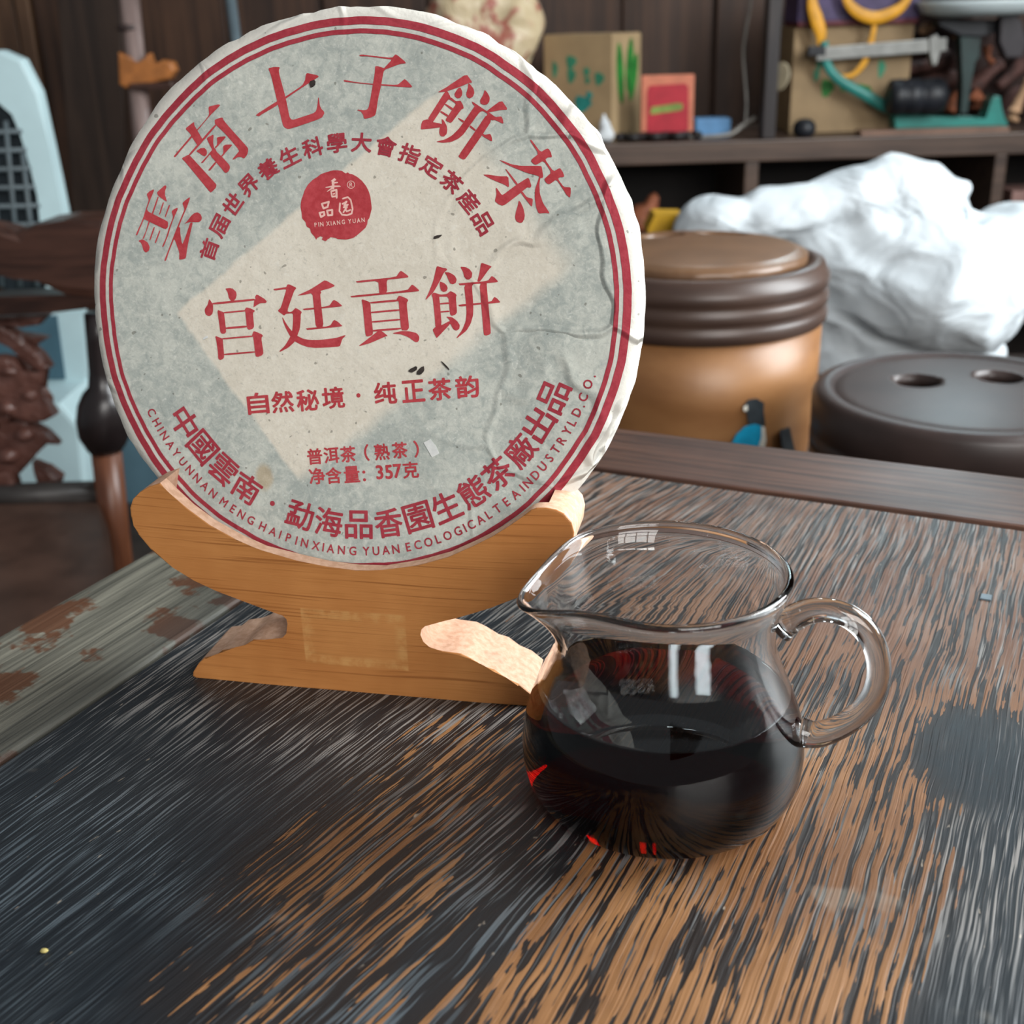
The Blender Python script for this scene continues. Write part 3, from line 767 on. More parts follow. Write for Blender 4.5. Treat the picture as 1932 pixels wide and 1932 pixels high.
GLYPHS = {'title':[[(-8146,2349),(-7871,2881),(-7735,3268),(-7618,3567),(-7700,3774),(-7579,3880),(-7420,3944),(-7421,3880),(-7570,3567),(-7704,3253),(-7806,2924),(-7956,2608),(-8082,2335)],[(-7711,3282),(-7658,3182),(-7580,3139),(-6923,2834),(-6900,2784),(-6911,2627),(-7007,2555),(-7587,2803),(-7681,2853),(-7830,2910)],[(-7312,3838),(-7267,3724),(-6957,3511),(-6940,3553),(-7007,3752),(-6996,3894),(-6938,4036),(-6992,4092)],[(-7283,3695),(-7237,3674),(-7470,3083),(-7595,2810),(-7737,2451),(-7822,2235),(-7894,2206),(-7753,2480),(-7658,2796),(-7517,3111)],[(-8047,2148),(-7886,2206),(-7823,2178),(-7682,2092),(-7606,1935),(-7640,1805),(-7753,1732),(-7847,1803),(-7892,1961),(-7937,2076)],[(-7091,3496),(-7044,3482),(-7210,3062),(-7249,3076)],[(-6864,3411),(-6817,3390),(-6999,2970),(-7030,2998)],[(-7448,2639),(-7401,2618),(-7577,2165),(-7624,2186)],[(-7229,2526),(-7190,2504),(-7373,2066),(-7420,2087)],[(-6707,2985),(-6766,3184),(-6679,3255),(-6536,3312),(-6530,3255),(-6668,2985),(-6800,2656),(-6901,2341),(-7082,1938),(-7138,1945),(-6981,2269),(-6864,2627)],[(-6271,3256),(-6354,3468),(-6235,3568),(-6069,3674),(-6062,3610),(-6192,3298),(-6371,2929),(-6502,2629),(-6683,2199),(-6880,1753),(-6981,1464),(-7060,1449),(-6911,1796),(-6729,2228),(-6548,2657),(-6418,2943)],[(-6533,2657),(-6439,2615),(-6442,2458),(-6385,2101),(-6324,2030),(-6201,1859),(-6222,1558),(-6333,1514),(-6483,1498),(-6471,1742),(-6636,2171),(-6698,2242),(-6631,2457)],[(-6060,2802),(-5958,2802),(-6067,2389),(-6168,1945),(-6222,1558),(-6396,1527),(-6372,2001),(-6224,2345)],[(-6296,2730),(-6168,2858),(-6025,3029),(-5898,3129),(-5773,3150),(-5665,3087),(-5613,2973),(-5637,2874),(-5732,2810),(-5919,2809),(-6060,2816),(-6185,2787)],[(-6651,5066),(-6581,5037),(-6288,5351),(-5941,5697),(-5721,5932),(-5252,6426),(-5112,6548),(-4849,6779),(-4925,6808),(-5278,6737),(-5294,6689),(-5274,6454),(-5470,6235),(-5751,5960),(-6002,5726),(-6381,5338)],[(-6183,6006),(-5839,6239),(-5834,6114),(-5721,5932),(-5532,5638),(-5533,5596),(-5729,5416),(-5759,5472),(-5940,5725),(-6000,5837),(-6061,5893)],[(-6348,5001),(-6074,5125),(-6028,5097),(-5220,4280),(-5040,4097),(-5070,3985),(-5263,3823),(-5349,3901),(-6203,4874)],[(-6074,5125),(-6013,5097),(-5541,5554),(-5011,6091),(-5056,6133),(-5368,5831),(-5602,5597)],[(-5069,6299),(-4778,6372),(-4741,6268),(-4432,5932),(-3859,5346),(-3845,5249),(-3876,5111),(-4000,4973),(-4106,5029),(-4228,5030),(-4412,4933),(-4427,4975),(-4288,5113),(-4164,5251),(-4678,5810),(-5011,6105),(-5064,6147)],[(-5793,5235),(-5606,5346),(-5467,5345),(-5391,5274),(-5377,5176),(-5409,5093),(-5487,5065),(-5579,5108),(-5655,5171)],[(-5001,5689),(-4908,5715),(-4679,5734),(-4679,5686),(-5005,5369),(-5067,5328),(-5082,5369),(-5004,5438),(-4987,5549)],[(-5385,5678),(-5122,5801),(-5124,5690),(-5141,5523),(-5113,5356),(-5052,5300),(-5022,5216),(-4810,5033),(-4552,4767),(-4522,4683),(-4570,4558),(-4678,4488),(-4739,4516),(-4830,4629),(-5285,5120),(-5175,5273),(-5296,5496)],[(-5191,5273),(-5145,5238),(-5301,5092),(-5536,4842),(-5629,4835),(-5379,5072)],[(-5073,4881),(-5027,4839),(-5278,4575),(-5355,4589)],[(-4774,5409),(-4682,5450),(-4445,5455),(-4445,5420),(-4685,5186),(-4817,5040),(-4855,5075),(-4770,5158)],[(-3096,7974),(-2856,8017),(-2662,8000),(-2708,7899),(-2679,7736),(-2458,6985),(-2326,6357),(-2267,6274),(-2177,6259),(-1463,6462),(-1374,6522),(-1329,6630),(-1300,6833),(-1292,6981),(-1263,6967),(-1226,6710),(-1167,6600),(-1078,6518),(-1063,6450),(-1137,6328),(-1315,6249),(-2059,6026),(-2373,5947),(-2508,6003),(-2567,6086),(-2611,6251),(-2744,6772),(-2992,7755)],[(-3581,6434),(-3446,6384),(-3347,6451),(-2774,6745),(-2443,6972),(-1847,7329),(-1314,7630),(-1262,7670),(-1314,7711),(-1683,7792),(-1727,7745),(-1757,7557),(-1862,7383),(-2473,7027),(-2803,6868)],[(170,8334),(271,8352),(561,8313),(1326,8217),(1439,8327),(1497,8313),(1757,8115),(1822,8034),(1600,8019),(1242,7900),(1098,7856),(1034,7798),(998,7838),(1055,7904),(1326,8164),(1196,8186),(474,8288),(199,8294)],[(737,7963),(823,7968),(1069,7890),(1084,7850),(1027,7771),(944,7319),(845,6919),(776,6450),(733,6356),(573,6291),(384,6253),(340,6294),(325,6388),(237,6497),(112,6539),(134,6566),(339,6536),(470,6562),(527,6668),(724,7737)],[(-381,7529),(-322,7535),(116,7454),(668,7397),(1520,7343),(1663,7453),(1763,7531),(1835,7490),(2037,7287),(1995,7255),(1521,7289),(625,7365),(-352,7482)],[(2903,7080),(3223,7240),(3381,7342),(3903,7654),(4115,7375),(3988,7362),(3687,7247),(3257,7120),(3177,7098)],[(3624,7204),(3703,7232),(3770,7081),(3763,6977),(3709,6903),(3613,6874),(3516,6936),(3499,7026),(3545,7100)],[(3972,7362),(4037,7316),(4151,7180),(4185,7045),(4139,6926),(4029,6868),(3932,6914),(3898,7020),(3959,7198)],[(3176,7106),(3257,7120),(3372,6923),(3293,6849),(3182,6715),(2771,6132),(2723,6087),(2592,6240),(2671,6360)],[(3293,6849),(3372,6923),(3534,6800),(3583,6785),(3710,6805),(3793,6676),(3827,6556),(3731,6512),(3433,6124),(3369,6095),(3223,6157),(3206,6202),(3253,6277),(3301,6337),(3411,6501),(3458,6561),(3560,6702),(3341,6848)],[(3158,6693),(3198,6715),(3466,6561),(3411,6501)],[(3001,6446),(3041,6491),(3301,6344),(3253,6285),(3229,6308)],[(2414,6181),(2592,6225),(2739,6132),(3063,6068),(3081,5962),(2984,5948),(2369,5886),(2344,5924),(2366,6091)],[(3060,6234),(3142,6173),(3241,6005),(3267,5869),(3245,5733),(3150,5650),(3036,5667),(2986,5766),(3000,5932),(3079,6083)],[(4533,7136),(4630,7038),(4712,6887),(4699,6753),(4621,6665),(4510,6651),(4398,6698),(4380,6803),(4488,6980)],[(4610,6455),(5110,6799),(5337,6491),(5085,6479),(4674,6410)],[(4094,6785),(4610,6455),(4722,6394),(4915,6257),(5121,6277),(5170,6179),(5197,6029),(4901,6167),(4790,6153),(4628,6320),(4643,6365),(4498,6457),(4403,6443),(4325,6369),(4060,6026),(3825,5712),(3650,5578),(3411,5474),(3120,5446),(2861,5486),(3183,5552),(3439,5686),(3677,5910),(3865,6164),(4193,6611),(4192,6633),(4128,6687)],[(4627,6365),(4790,6153),(4497,5721),(3919,4924),(3839,4894),(3709,4955),(3660,5016),(4224,5799)],[(3639,6257),(3850,6149),(3802,6090),(3648,6212)],[(4060,6011),(4255,5859),(4231,5814),(4029,5951)],[(4496,5736),(4561,5690),(4751,5726),(4810,5597),(4820,5462),(4466,5661)],[(6096,5495),(6137,5527),(6472,5112),(6684,5237),(6752,5205),(6821,5093),(6858,4950),(6709,4943),(6628,4872),(6920,4489),(7132,4608),(7235,4472),(7288,4345),(7257,4305),(7141,4306),(7076,4250),(7282,3987),(7514,3979),(7520,3787),(7499,3636),(7372,3740),(7251,3931),(7027,4234),(6799,4076),(6715,4100),(6638,4188),(6627,4260),(6855,4458),(6579,4841),(6333,4707),(6249,4731),(6155,4827),(6178,4891),(6407,5064)],[(5064,4882),(5275,4816),(5479,4735),(5799,4678),(6483,4674),(6526,4634),(6585,4300),(6477,4268),(6425,4348),(6039,4445),(5785,4542),(5498,4655),(5243,4769)],[(6443,4316),(6485,4284),(6457,4076),(6482,3772),(6598,3468),(6841,3131),(6690,3147),(6457,3130),(6368,3323),(6309,3676),(6319,3933),(6397,4156)],[(5696,4078),(6059,4293),(6110,4253),(6191,4029),(6151,3965),(6050,3981),(5902,3869),(5836,3805),(5306,3418),(5205,3386),(5069,3434),(4948,3539),(5003,3757),(4973,3951),(4998,3975),(5163,3757),(5215,3733)],[(5289,4560),(5314,4584),(5746,4078),(5662,4062)],[(5819,3821),(5886,3853),(6041,3660),(6252,3612),(6233,3371),(6199,3363),(6027,3564)],[(4515,4403),(4710,4402),(5083,4345),(5395,4343),(5428,4014),(5395,3990),(5292,4063),(4832,4241)],[(5767,3548),(5826,3515),(5932,3306),(5988,3081),(5974,2951),(5910,2838),(5826,2822),(5707,2870),(5653,2999),(5682,3193),(5745,3403)]],'name':[[(-4740,509),(-4558,539),(-4428,494),(-4327,401),(-4307,294),(-4344,173),(-4403,105),(-4403,65),(-4534,50),(-4534,103),(-4605,183),(-4633,316),(-4661,410)],[(-5357,131),(-5321,111),(-5249,11),(-5206,-55),(-5209,-271),(-5240,-380),(-5329,-456),(-5417,-457),(-5504,-398),(-5531,-277),(-5523,-209),(-5411,-59)],[(-5234,12),(-3679,177),(-3622,151),(-3665,110),(-5221,-62)],[(-3563,332),(-3291,189),(-3191,98),(-3220,30),(-3436,27),(-3638,-97),(-3689,-131),(-3658,117),(-3607,171),(-3628,238)],[(-5055,-228),(-4801,-318),(-4787,-399),(-4721,-992),(-4766,-1060),(-4854,-1076),(-4927,-1050),(-4955,-983),(-4981,-753)],[(-4030,-237),(-3956,-129),(-3783,-166),(-3625,-244),(-3712,-326),(-3666,-809),(-3746,-891),(-3862,-914),(-3920,-881),(-3948,-787),(-3994,-277)],[(-4800,-305),(-4015,-224),(-3994,-277),(-4801,-358)],[(-4749,-844),(-3948,-760),(-3934,-834),(-4735,-911)],[(-5148,-1150),(-4870,-1239),(-4856,-1293),(-4805,-1889),(-4865,-1973),(-4968,-2002),(-5041,-1963),(-5052,-1705),(-5106,-1325)],[(-3755,-1107),(-3689,-957),(-3617,-969),(-3386,-1059),(-3336,-1111),(-3402,-1194),(-3319,-1718),(-3377,-1801),(-3522,-1858),(-3609,-1847),(-3637,-1726),(-3705,-1146)],[(-4885,-1225),(-3734,-1106),(-3705,-1160),(-4871,-1279)],[(-4811,-1774),(-3651,-1658),(-3637,-1712),(-4804,-1835)],[(-2952,525),(-2531,588),(-2470,596),(-2424,689),(-2348,690),(-2120,593),(-2097,558),(-2181,465),(-2443,-237),(-2336,-271),(-2245,-234),(-2137,-118),(-2031,-159),(-1894,-256),(-1940,-343),(-1940,-514),(-1972,-843),(-2064,-1074),(-2157,-1292),(-2387,-1498),(-2696,-1664),(-2742,-1643),(-2525,-1444),(-2325,-1123),(-2247,-863),(-2223,-519),(-2230,-305),(-2490,-331),(-2551,-396),(-2780,-243),(-2765,-200),(-2672,-112),(-2471,489),(-2501,524),(-2899,469)],[(-2628,-448),(-2598,-469),(-2430,-738),(-2263,-935),(-2064,-1089),(-1851,-1184),(-1607,-1222),(-1242,-1214),(-636,-1130),(-305,-1023),(-289,-1044),(-410,-1168),(-484,-1397),(-530,-1427),(-938,-1465),(-1394,-1497),(-1698,-1468),(-1943,-1387),(-2172,-1278),(-2325,-1123),(-2492,-839),(-2583,-626)],[(-2083,303),(-1574,530),(-1241,732),(-1038,862),(-662,670),(-819,590),(-1211,486),(-1173,423),(-1218,365),(-1173,-59),(-1090,-754),(-1378,-803),(-1453,-78),(-1506,404),(-1847,328)],[(-1879,-142),(-894,-40),(-728,189),(-578,120),(-412,-11),(-442,-40),(-1090,-114),(-1803,-198)],[(-1758,-817),(-863,-728),(-712,-498),(-562,-573),(-396,-712),(-486,-735),(-1697,-881)],[(76,837),(1533,988),(1663,1184),(1722,1199),(1943,1048),(1973,1007),(1944,979),(1519,925),(1239,901),(1195,817),(1220,468),(947,408),(932,463),(892,855),(128,775)],[(-124,329),(1934,541),(2093,745),(2181,704),(2358,553),(2329,518),(1597,445),(-64,266)],[(287,229),(593,129),(623,38),(640,-244),(718,-920),(689,-1006),(525,-1059),(458,-1039),(435,-954),(341,-37)],[(1547,221),(1641,369),(1892,282),(1981,213),(1916,115),(2005,-641),(2006,-739),(1933,-825),(1726,-815),(1644,54),(1629,166)],[(593,129),(1569,235),(1629,166),(623,73)],[(639,-201),(1661,-93),(1668,-156),(647,-258)],[(664,-525),(1686,-422),(1694,-478),(672,-582)],[(703,-821),(1726,-723),(1726,-787),(718,-892)],[(926,-845),(1030,-857),(1255,-1022),(1151,-1045),(631,-1276),(153,-1415),(511,-1151),(837,-903)],[(1424,-920),(1727,-843),(2036,-844),(2287,-902),(2384,-1026),(2371,-1139),(2320,-1211),(2232,-1212),(1994,-1049),(1728,-956),(1461,-940)],[(2951,1347),(2988,1376),(3169,1321),(3288,1308),(3334,1258),(3216,1164),(3085,892),(2865,502),(2598,232),(2582,254),(2700,500),(2845,874)],[(3230,1179),(3410,1167),(3590,1069),(3667,942),(3639,827),(3536,769),(3445,796),(3384,895),(3322,1052)],[(3085,863),(3236,808),(3327,723),(3358,638),(3315,537),(3210,507),(3120,563),(3088,663),(3071,791)],[(2791,415),(2865,488),(3107,420),(3063,333),(3096,89),(3167,-615),(3048,-762),(2942,-677),(2922,-389),(2838,301)],[(2865,488),(3107,420),(3331,444),(3449,546),(3600,484),(3676,414),(3647,327),(3700,-173),(3641,-246),(3522,-292),(3462,-250),(3445,-149),(3385,352),(3093,348),(3033,332)],[(3088,132),(3410,166),(3419,109),(3089,82)],[(3107,-141),(3430,-114),(3438,-164),(3115,-191)],[(2845,-781),(2942,-677),(3167,-615),(3435,-466),(3481,-551),(3007,-1052),(2977,-1038)],[(3313,-317),(3523,-335),(3705,-461),(3804,-603),(3784,-733),(3680,-793),(3589,-751),(3528,-666),(3497,-594),(3421,-524),(3450,-437)],[(3779,1363),(3958,1357),(4107,1288),(4206,1161),(4186,1005),(4084,933),(3994,946),(3918,1044),(3886,1186)],[(4503,1476),(4547,1498),(4858,1395),(4874,1367),(4787,1295),(4485,881),(4381,879),(4450,1136)],[(3721,807),(4750,898),(4880,1070),(4984,1015),(5112,889),(5061,860),(4811,835),(4294,793),(3923,745),(3775,744)],[(3923,760),(4264,793),(4199,721),(4263,65),(4261,-250),(4184,-538),(4039,-785),(3714,-1044),(3684,-1038),(3889,-760),(4004,-470),(4029,-182),(4000,175)],[(4464,809),(4722,827),(4716,756),(4779,188),(4896,-840),(4845,-898),(4742,-936),(4653,-916),(4636,-816),(4528,184)],[(3726,92),(4882,204),(4990,376),(5087,321),(5207,195),(5163,180),(4381,96),(3794,22)]],'seal':[[(-581,4561),(-418,4540),(-285,4450),(-211,4491),(-152,4443),(-49,4428),(129,4339),(306,4201),(454,4023),(543,3858),(603,3666),(633,3447),(649,3282),(606,3116),(563,2965),(504,2895),(490,2771),(432,2646),(299,2535),(167,2423),(-11,2297),(-248,2240),(-457,2246),(-576,2252),(-651,2294),(-845,2320),(-890,2264),(-935,2264),(-957,2222),(-1025,2180),(-1160,2235),(-1115,2319),(-1220,2346),(-1250,2318),(-1325,2290),(-1355,2220),(-1415,2331),(-1550,2470),(-1580,2610),(-1700,2665),(-1745,2832),(-1865,2943),(-1880,3138),(-1917,3319),(-1909,3459),(-1879,3597),(-1818,3750),(-1773,3889),(-1653,4082),(-1473,4248),(-1323,4330),(-1174,4440),(-951,4507),(-744,4561)]],'sealw':[[(-832,4191),(-684,4307),(-610,4231),(-728,4190)],[(-788,4163),(-565,4176),(-550,4135),(-788,4101)],[(-1025,3998),(-758,4053),(-491,4052),(-454,4011),(-728,3991),(-996,3971)],[(-780,4218),(-684,4218),(-691,3929),(-780,3929)],[(-743,4025),(-683,3970),(-936,3846),(-973,3846)],[(-839,3874),(-787,3887),(-750,3667),(-802,3667)],[(-832,3888),(-594,3949),(-579,3887),(-802,3825)],[(-654,3936),(-579,3915),(-571,3639),(-616,3604),(-653,3680)],[(-802,3708),(-624,3722),(-623,3667),(-787,3646)],[(-757,3784),(-668,3811),(-668,3763),(-742,3743)],[(-1161,3400),(-855,3484),(-874,3545),(-1181,3462)],[(-918,3540),(-975,3317),(-909,3302),(-851,3525)],[(-921,3373),(-1122,3307),(-1099,3247),(-898,3313)],[(-1043,3273),(-1122,3473),(-1186,3451),(-1108,3251)],[(-1246,3096),(-1035,3143),(-1051,3205),(-1262,3158)],[(-1108,3189),(-1085,3034),(-1017,3043),(-1039,3198)],[(-1050,3105),(-1216,3008),(-1180,2953),(-1013,3050)],[(-1133,2981),(-1203,3168),(-1268,3146),(-1198,2959)],[(-980,3174),(-739,3210),(-750,3273),(-990,3237)],[(-806,3263),(-806,3039),(-737,3039),(-737,3263)],[(-748,3099),(-951,3080),(-944,3016),(-741,3035)],[(-881,3032),(-930,3242),(-997,3228),(-948,3019)],[(-399,3578),(-176,3647),(-195,3700),(-418,3631)],[(-246,3663),(-108,3535),(-67,3574),(-204,3702)],[(-138,3586),(-61,3253),(-3,3265),(-81,3597)],[(-61,3308),(-107,3099),(-49,3087),(-3,3297)],[(-61,3148),(-269,3077),(-248,3025),(-41,3096)],[(-210,3085),(-436,3102),(-440,3047),(-215,3030)],[(-376,3071),(-501,3231),(-549,3198),(-424,3038)],[(-483,3173),(-458,3479),(-517,3484),(-543,3177)],[(-407,3404),(-217,3501),(-246,3550),(-435,3452)],[(-264,3549),(-379,3387),(-329,3357),(-214,3518)],[(-359,3360),(-179,3388),(-189,3442),(-369,3414)],[(-204,3447),(-392,3333),(-359,3286),(-171,3400)],[(-375,3291),(-210,3311),(-217,3366),(-383,3346)],[(-248,3369),(-408,3153),(-359,3122),(-199,3338)],[(-329,3289),(-267,3155),(-218,3175),(-280,3308)],[(-260,3153),(-88,3224),(-110,3270),(-282,3198)],[(32,4089),(19,4025),(41,4021),(54,4085)],[(27,4044),(-11,3990),(7,3979),(45,4033)],[(4,4005),(-54,3969),(-41,3952),(16,3987)],[(-34,3976),(-102,3964),(-98,3944),(-29,3956)],[(-80,3964),(-149,3977),(-153,3956),(-84,3944)],[(-128,3969),(-186,4005),(-199,3988),(-141,3952)],[(-171,3991),(-210,4044),(-228,4033),(-189,3979)],[(-202,4026),(-215,4089),(-237,4085),(-223,4022)],[(-215,4069),(-202,4133),(-224,4137),(-237,4073)],[(-210,4114),(-172,4168),(-190,4179),(-229,4125)],[(-187,4153),(-129,4189),(-142,4206),(-199,4171)],[(-149,4182),(-81,4194),(-85,4214),(-154,4202)],[(-103,4194),(-35,4181),(-30,4201),(-99,4214)],[(-55,4189),(3,4153),(16,4170),(-42,4206)],[(-12,4167),(27,4113),(45,4125),(6,4179)],[(18,4132),(32,4069),(54,4073),(40,4136)],[(-125,4010),(-126,4148),(-146,4149),(-146,4010)],[(-145,4132),(-62,4123),(-60,4142),(-143,4151)],[(-80,4142),(-80,4078),(-59,4078),(-59,4141)],[(-64,4097),(-146,4080),(-142,4061),(-59,4078)],[(-119,4071),(-48,4005),(-34,4018),(-105,4084)]]}


for nm, ky, mt, ex in (('printed_title', 'title', M_red, 0), ('printed_name', 'name', M_red, 0), ('printed_seal', 'seal', M_red, 0), ('seal_lettering', 'sealw', M_knock, 0.0001)):
    printed(nm, GLYPHS[ky], mt, ex)

_cache = {}


def glyph(ch, bold):
    if (ch, bold) not in _cache:
        cu_ = bpy.data.curves.new('glyph', 'FONT')
        cu_.body, cu_.size, cu_.offset, cu_.resolution_u = ch, 1.0, bold, 3
        o = bpy.data.objects.new('glyph', cu_)
        COL.objects.link(o)
        me = bpy.data.meshes.new_from_object(o.evaluated_get(bpy.context.evaluated_depsgraph_get()))
        vs_ = [v.co.copy() for v in me.vertices]
        fs_ = [tuple(p.vertices) for p in me.polygons]
        bpy.data.objects.remove(o)
        bpy.data.curves.remove(cu_)
        bpy.data.meshes.remove(me)
        _cache[(ch, bold)] = (vs_, fs_)
    return _cache[(ch, bold)]


def lettering(name, items, mat, bold=0.02, cjk=True, extra=0.0):
    """items: (character, u mm, v mm, rotation, width mm, height mm)"""
    vs, fs = [], []
    for ch, u0, v0, rot, w, h in items:
        gv, gf = glyph(ch, 0.0)
        x0, x1 = min(p.x for p in gv), max(p.x for p in gv)
        y0, y1 = min(p.y for p in gv), max(p.y for p in gv)
        if cjk and ch not in '·：（）.:' and not ch.isdigit():
            mx, my, kx, ky = (x0 + x1) / 2, (y0 + y1) / 2, w / max(x1 - x0, 0.5), h / max(y1 - y0, 0.5)
        else:
            mx, my, kx, ky = (x0 + x1) / 2, (y0 + y1) / 2, w, h
        c, sn = math.cos(rot), math.sin(rot)
        bd = bold * max(w, h)
        for k, (ea, eb) in enumerate(((0, 0), (1, 0), (-1, 0), (0, 1), (0, -1), (0.7, 0.7), (-0.7, 0.7), (0.7, -0.7), (-0.7, -0.7)) if bold else ((0, 0),)):
            s = len(vs)
            for p in gv:
                a, b = (p.x - mx) * kx + ea * bd, (p.y - my) * ky + eb * bd
                u, v = (u0 + a * c - b * sn) / 1e3, (v0 + a * sn + b * c) / 1e3
                vs.append((u, v, face_z(u, v) + INK + extra + k * 4e-6))
            fs += [tuple(i + s for i in f) for f in gf]
    return mesh(name, vs, fs, mat, cake)


R6 = math.radians(6.2)
top = []
for i, ch in enumerate('首届世界養生科學大會指定茶産品'):
    a = 160.8 - (160.8 - 31.9) * i / 14
    r = 56.5 - 2.9 * i / 14
    top.append((ch, r * math.cos(math.radians(a)), r * math.sin(math.radians(a)), math.radians(a - 90), 7.0, 6.2))
lettering('printed_subtitle', top, M_dkred, 0.026)
SL = [(-35.35, -35.05), (-26.13, -34.2), (-16.8, -33.34), (-7.42, -32.21), (1.82, -31.09), (11.63, -30.0), (21.74, -29.01), (31.32, -28.09), (40.98, -26.95)]
lettering('printed_slogan', [(ch, u, v, R6, 7.9 if ch != '·' else 9, 7.3 if ch != '·' else 9) for ch, (u, v) in zip('自然秘境·纯正茶韵', SL)], M_red, 0.026)
L1 = [(-14.13, -53.21), (-7.99, -52.51), (-1.87, -51.96), (4.96, -51.12), (10.62, -50.64), (17.14, -49.8), (23.21, -49.1)]
L2 = [(-13.26, -60.19), (-7.11, -59.74), (-0.45, -59.07), (4.11, -59.44), (9.76, -57.88), (13.2, -57.64), (16.34, -57.15), (21.18, -56.57)]
lettering('printed_net_weight', [(ch, u, v, R6, 5.4 if ch not in '（）' else 6.0, 5.5 if ch not in '（）' else 6.0) for ch, (u, v) in zip('普洱茶（熟茶）', L1)] +
          [(ch, u, v, R6, 5.6 if not ch.isdigit() else 6.4, 5.6 if not ch.isdigit() else 6.8) for ch, (u, v) in zip('净含量：357克', L2)], M_red, 0.026)
bot = []
for i, ch in enumerate('中國雲南·勐海品香園生態茶廠出品'):
    a = -146.1 + (146.1 - 22.3) * i / 15
    bot.append((ch, 77.0 * math.cos(math.radians(a)), 77.0 * math.sin(math.radians(a)), math.radians(a + 90), 9.9 if ch != '·' else 12, 9.9 if ch != '·' else 12))
lettering('printed_maker_name', bot, M_dkred, 0.020)
WORDS = [('CHINA', -152.7, -143.7), ('YUNNAN', -141.3, -127.9), ('MENG', -124.5, -116.5), ('HAI', -113.2, -108.4), ('PIN', -106.2, -102.0), ('XIANG', -99.1, -89.9), ('YUAN', -86.6, -79.3),
         ('ECOLOGICAL', -76.2, -55.1), ('TEA', -52.6, -47.2), ('INDUSTRY', -45.0, -28.2), ('LD.', -26.0, -21.6), ('CO.', -19.8, -14.6)]
WID = {'I': 0.36, '.': 0.3, 'M': 1.12, 'C': 0.95, 'G': 1.02, 'O': 1.05, 'L': 0.8, 'E': 0.85, 'T': 0.85}
eng = []
for w, a0, a1 in WORDS:
    pos, x = [], 0.0
    for i, ch in enumerate(w):
        if i:
            x += (WID.get(w[i - 1], 0.92) + WID.get(ch, 0.92)) / 2
        pos.append(x)
    for ch, q in zip(w, pos):
        a = a0 + (a1 - a0) * q / max(x, 0.01)
        r = 86.5 if ch != '.' else 88.0
        eng.append((ch, r * math.cos(math.radians(a)), r * math.sin(math.radians(a)), math.radians(a + 90), 4.0, 4.4))
lettering('printed_maker_name_latin', eng, M_dkred, 0.018, cjk=False)
lat = []
x = 0.0
txt = 'PIN XIANG YUAN'
pos = []
for i, ch in enumerate(txt):
    if i:
        x += (WID.get(txt[i - 1], 0.92) + WID.get(ch, 0.92)) / 2 * (0.7 if ' ' in (ch, txt[i - 1]) else 1)
    pos.append(x)
for ch, q in zip(txt, pos):
    if ch != ' ':
        t = q / x
        lat.append((ch, -13.69 + (3.42 + 13.69) * t, 27.29 + (29.02 - 27.29) * t, R6, 1.75, 2.1))
lettering('seal_latin_lettering', lat, M_knock, 0.02, cjk=False, extra=0.0002)

M_leaf = simple('dark_tea_leaf', srgb(52, 44, 40), 0.8, 0.3, 400)
M_flake = simple('white_paper_flake', srgb(214, 216, 214), 0.9, 0.05, 300)
for i, (u, v, a, l, w) in enumerate([(21.7, -21.6, 0.5, 1.6, 0.9), (24.4, -22.0, 1.0, 1.7, 1.0), (29.7, 23.5, 0.4, 1.5, 0.45), (-14.9, 74.4, 1.0, 1.3, 0.8), (33.3, -20.0, -0.8, 2.0, 0.2)]):
    pl = []
    for k in range(9):
        t = 2 * math.pi * k / 9
        p = (l * math.cos(t) * (1 + 0.2 * math.sin(3 * t + i)), w * math.sin(t) * (1 + 0.25 * math.cos(2 * t + i)))
        pl.append((u + p[0] * math.cos(a) - p[1] * math.sin(a), v + p[0] * math.sin(a) + p[1] * math.cos(a)))
    slab('tea_leaf', pl, lambda a_, b_: Vector((a_ / 1e3, b_ / 1e3, face_z(a_ / 1e3, b_ / 1e3) - 0.0001)), lambda a_, b_: Vector((a_ / 1e3, b_ / 1e3, face_z(a_ / 1e3, b_ / 1e3) + 0.0007)), M_leaf, cake)
for u, v, a, l, w in [(28.75, -48.5, -0.95, 3.1, 1.7), (-55.2, -12.3, 0.5, 1.0, 0.4)]:
    pl = [(u + p * l * math.cos(a) - q * w * math.sin(a), v + p * l * math.sin(a) + q * w * math.cos(a)) for p, q in ((-1, -0.8), (0.9, -1), (1, 0.7), (0.1, 1), (-0.9, 0.8))]
    slab('paper_flake', pl, lambda a_, b_: Vector((a_ / 1e3, b_ / 1e3, face_z(a_ / 1e3, b_ / 1e3))), lambda a_, b_: Vector((a_ / 1e3, b_ / 1e3, face_z(a_ / 1e3, b_ / 1e3) + 0.0004)), M_flake, cake)

# ---------------------------------------------------------------- glass pitcher with tea
PA = Vector((0.0437, 0.3133, 0.0006))


def glass_material(name, rough=0.0):
    m = Mat(name)
    m.t.nodes.remove(m.b)
    wav = m.noise(m.oc(), 42.0, 2.0)
    g = m.n('BsdfGlass', {'Color': (0.985, 0.99, 0.99, 1), 'Roughness': rough, 'IOR': 1.47, 'Normal': m.bump(wav, 0.03, 0.002)})
    m.t.links.new(g, m.out.inputs['Surface'])
    return m.m


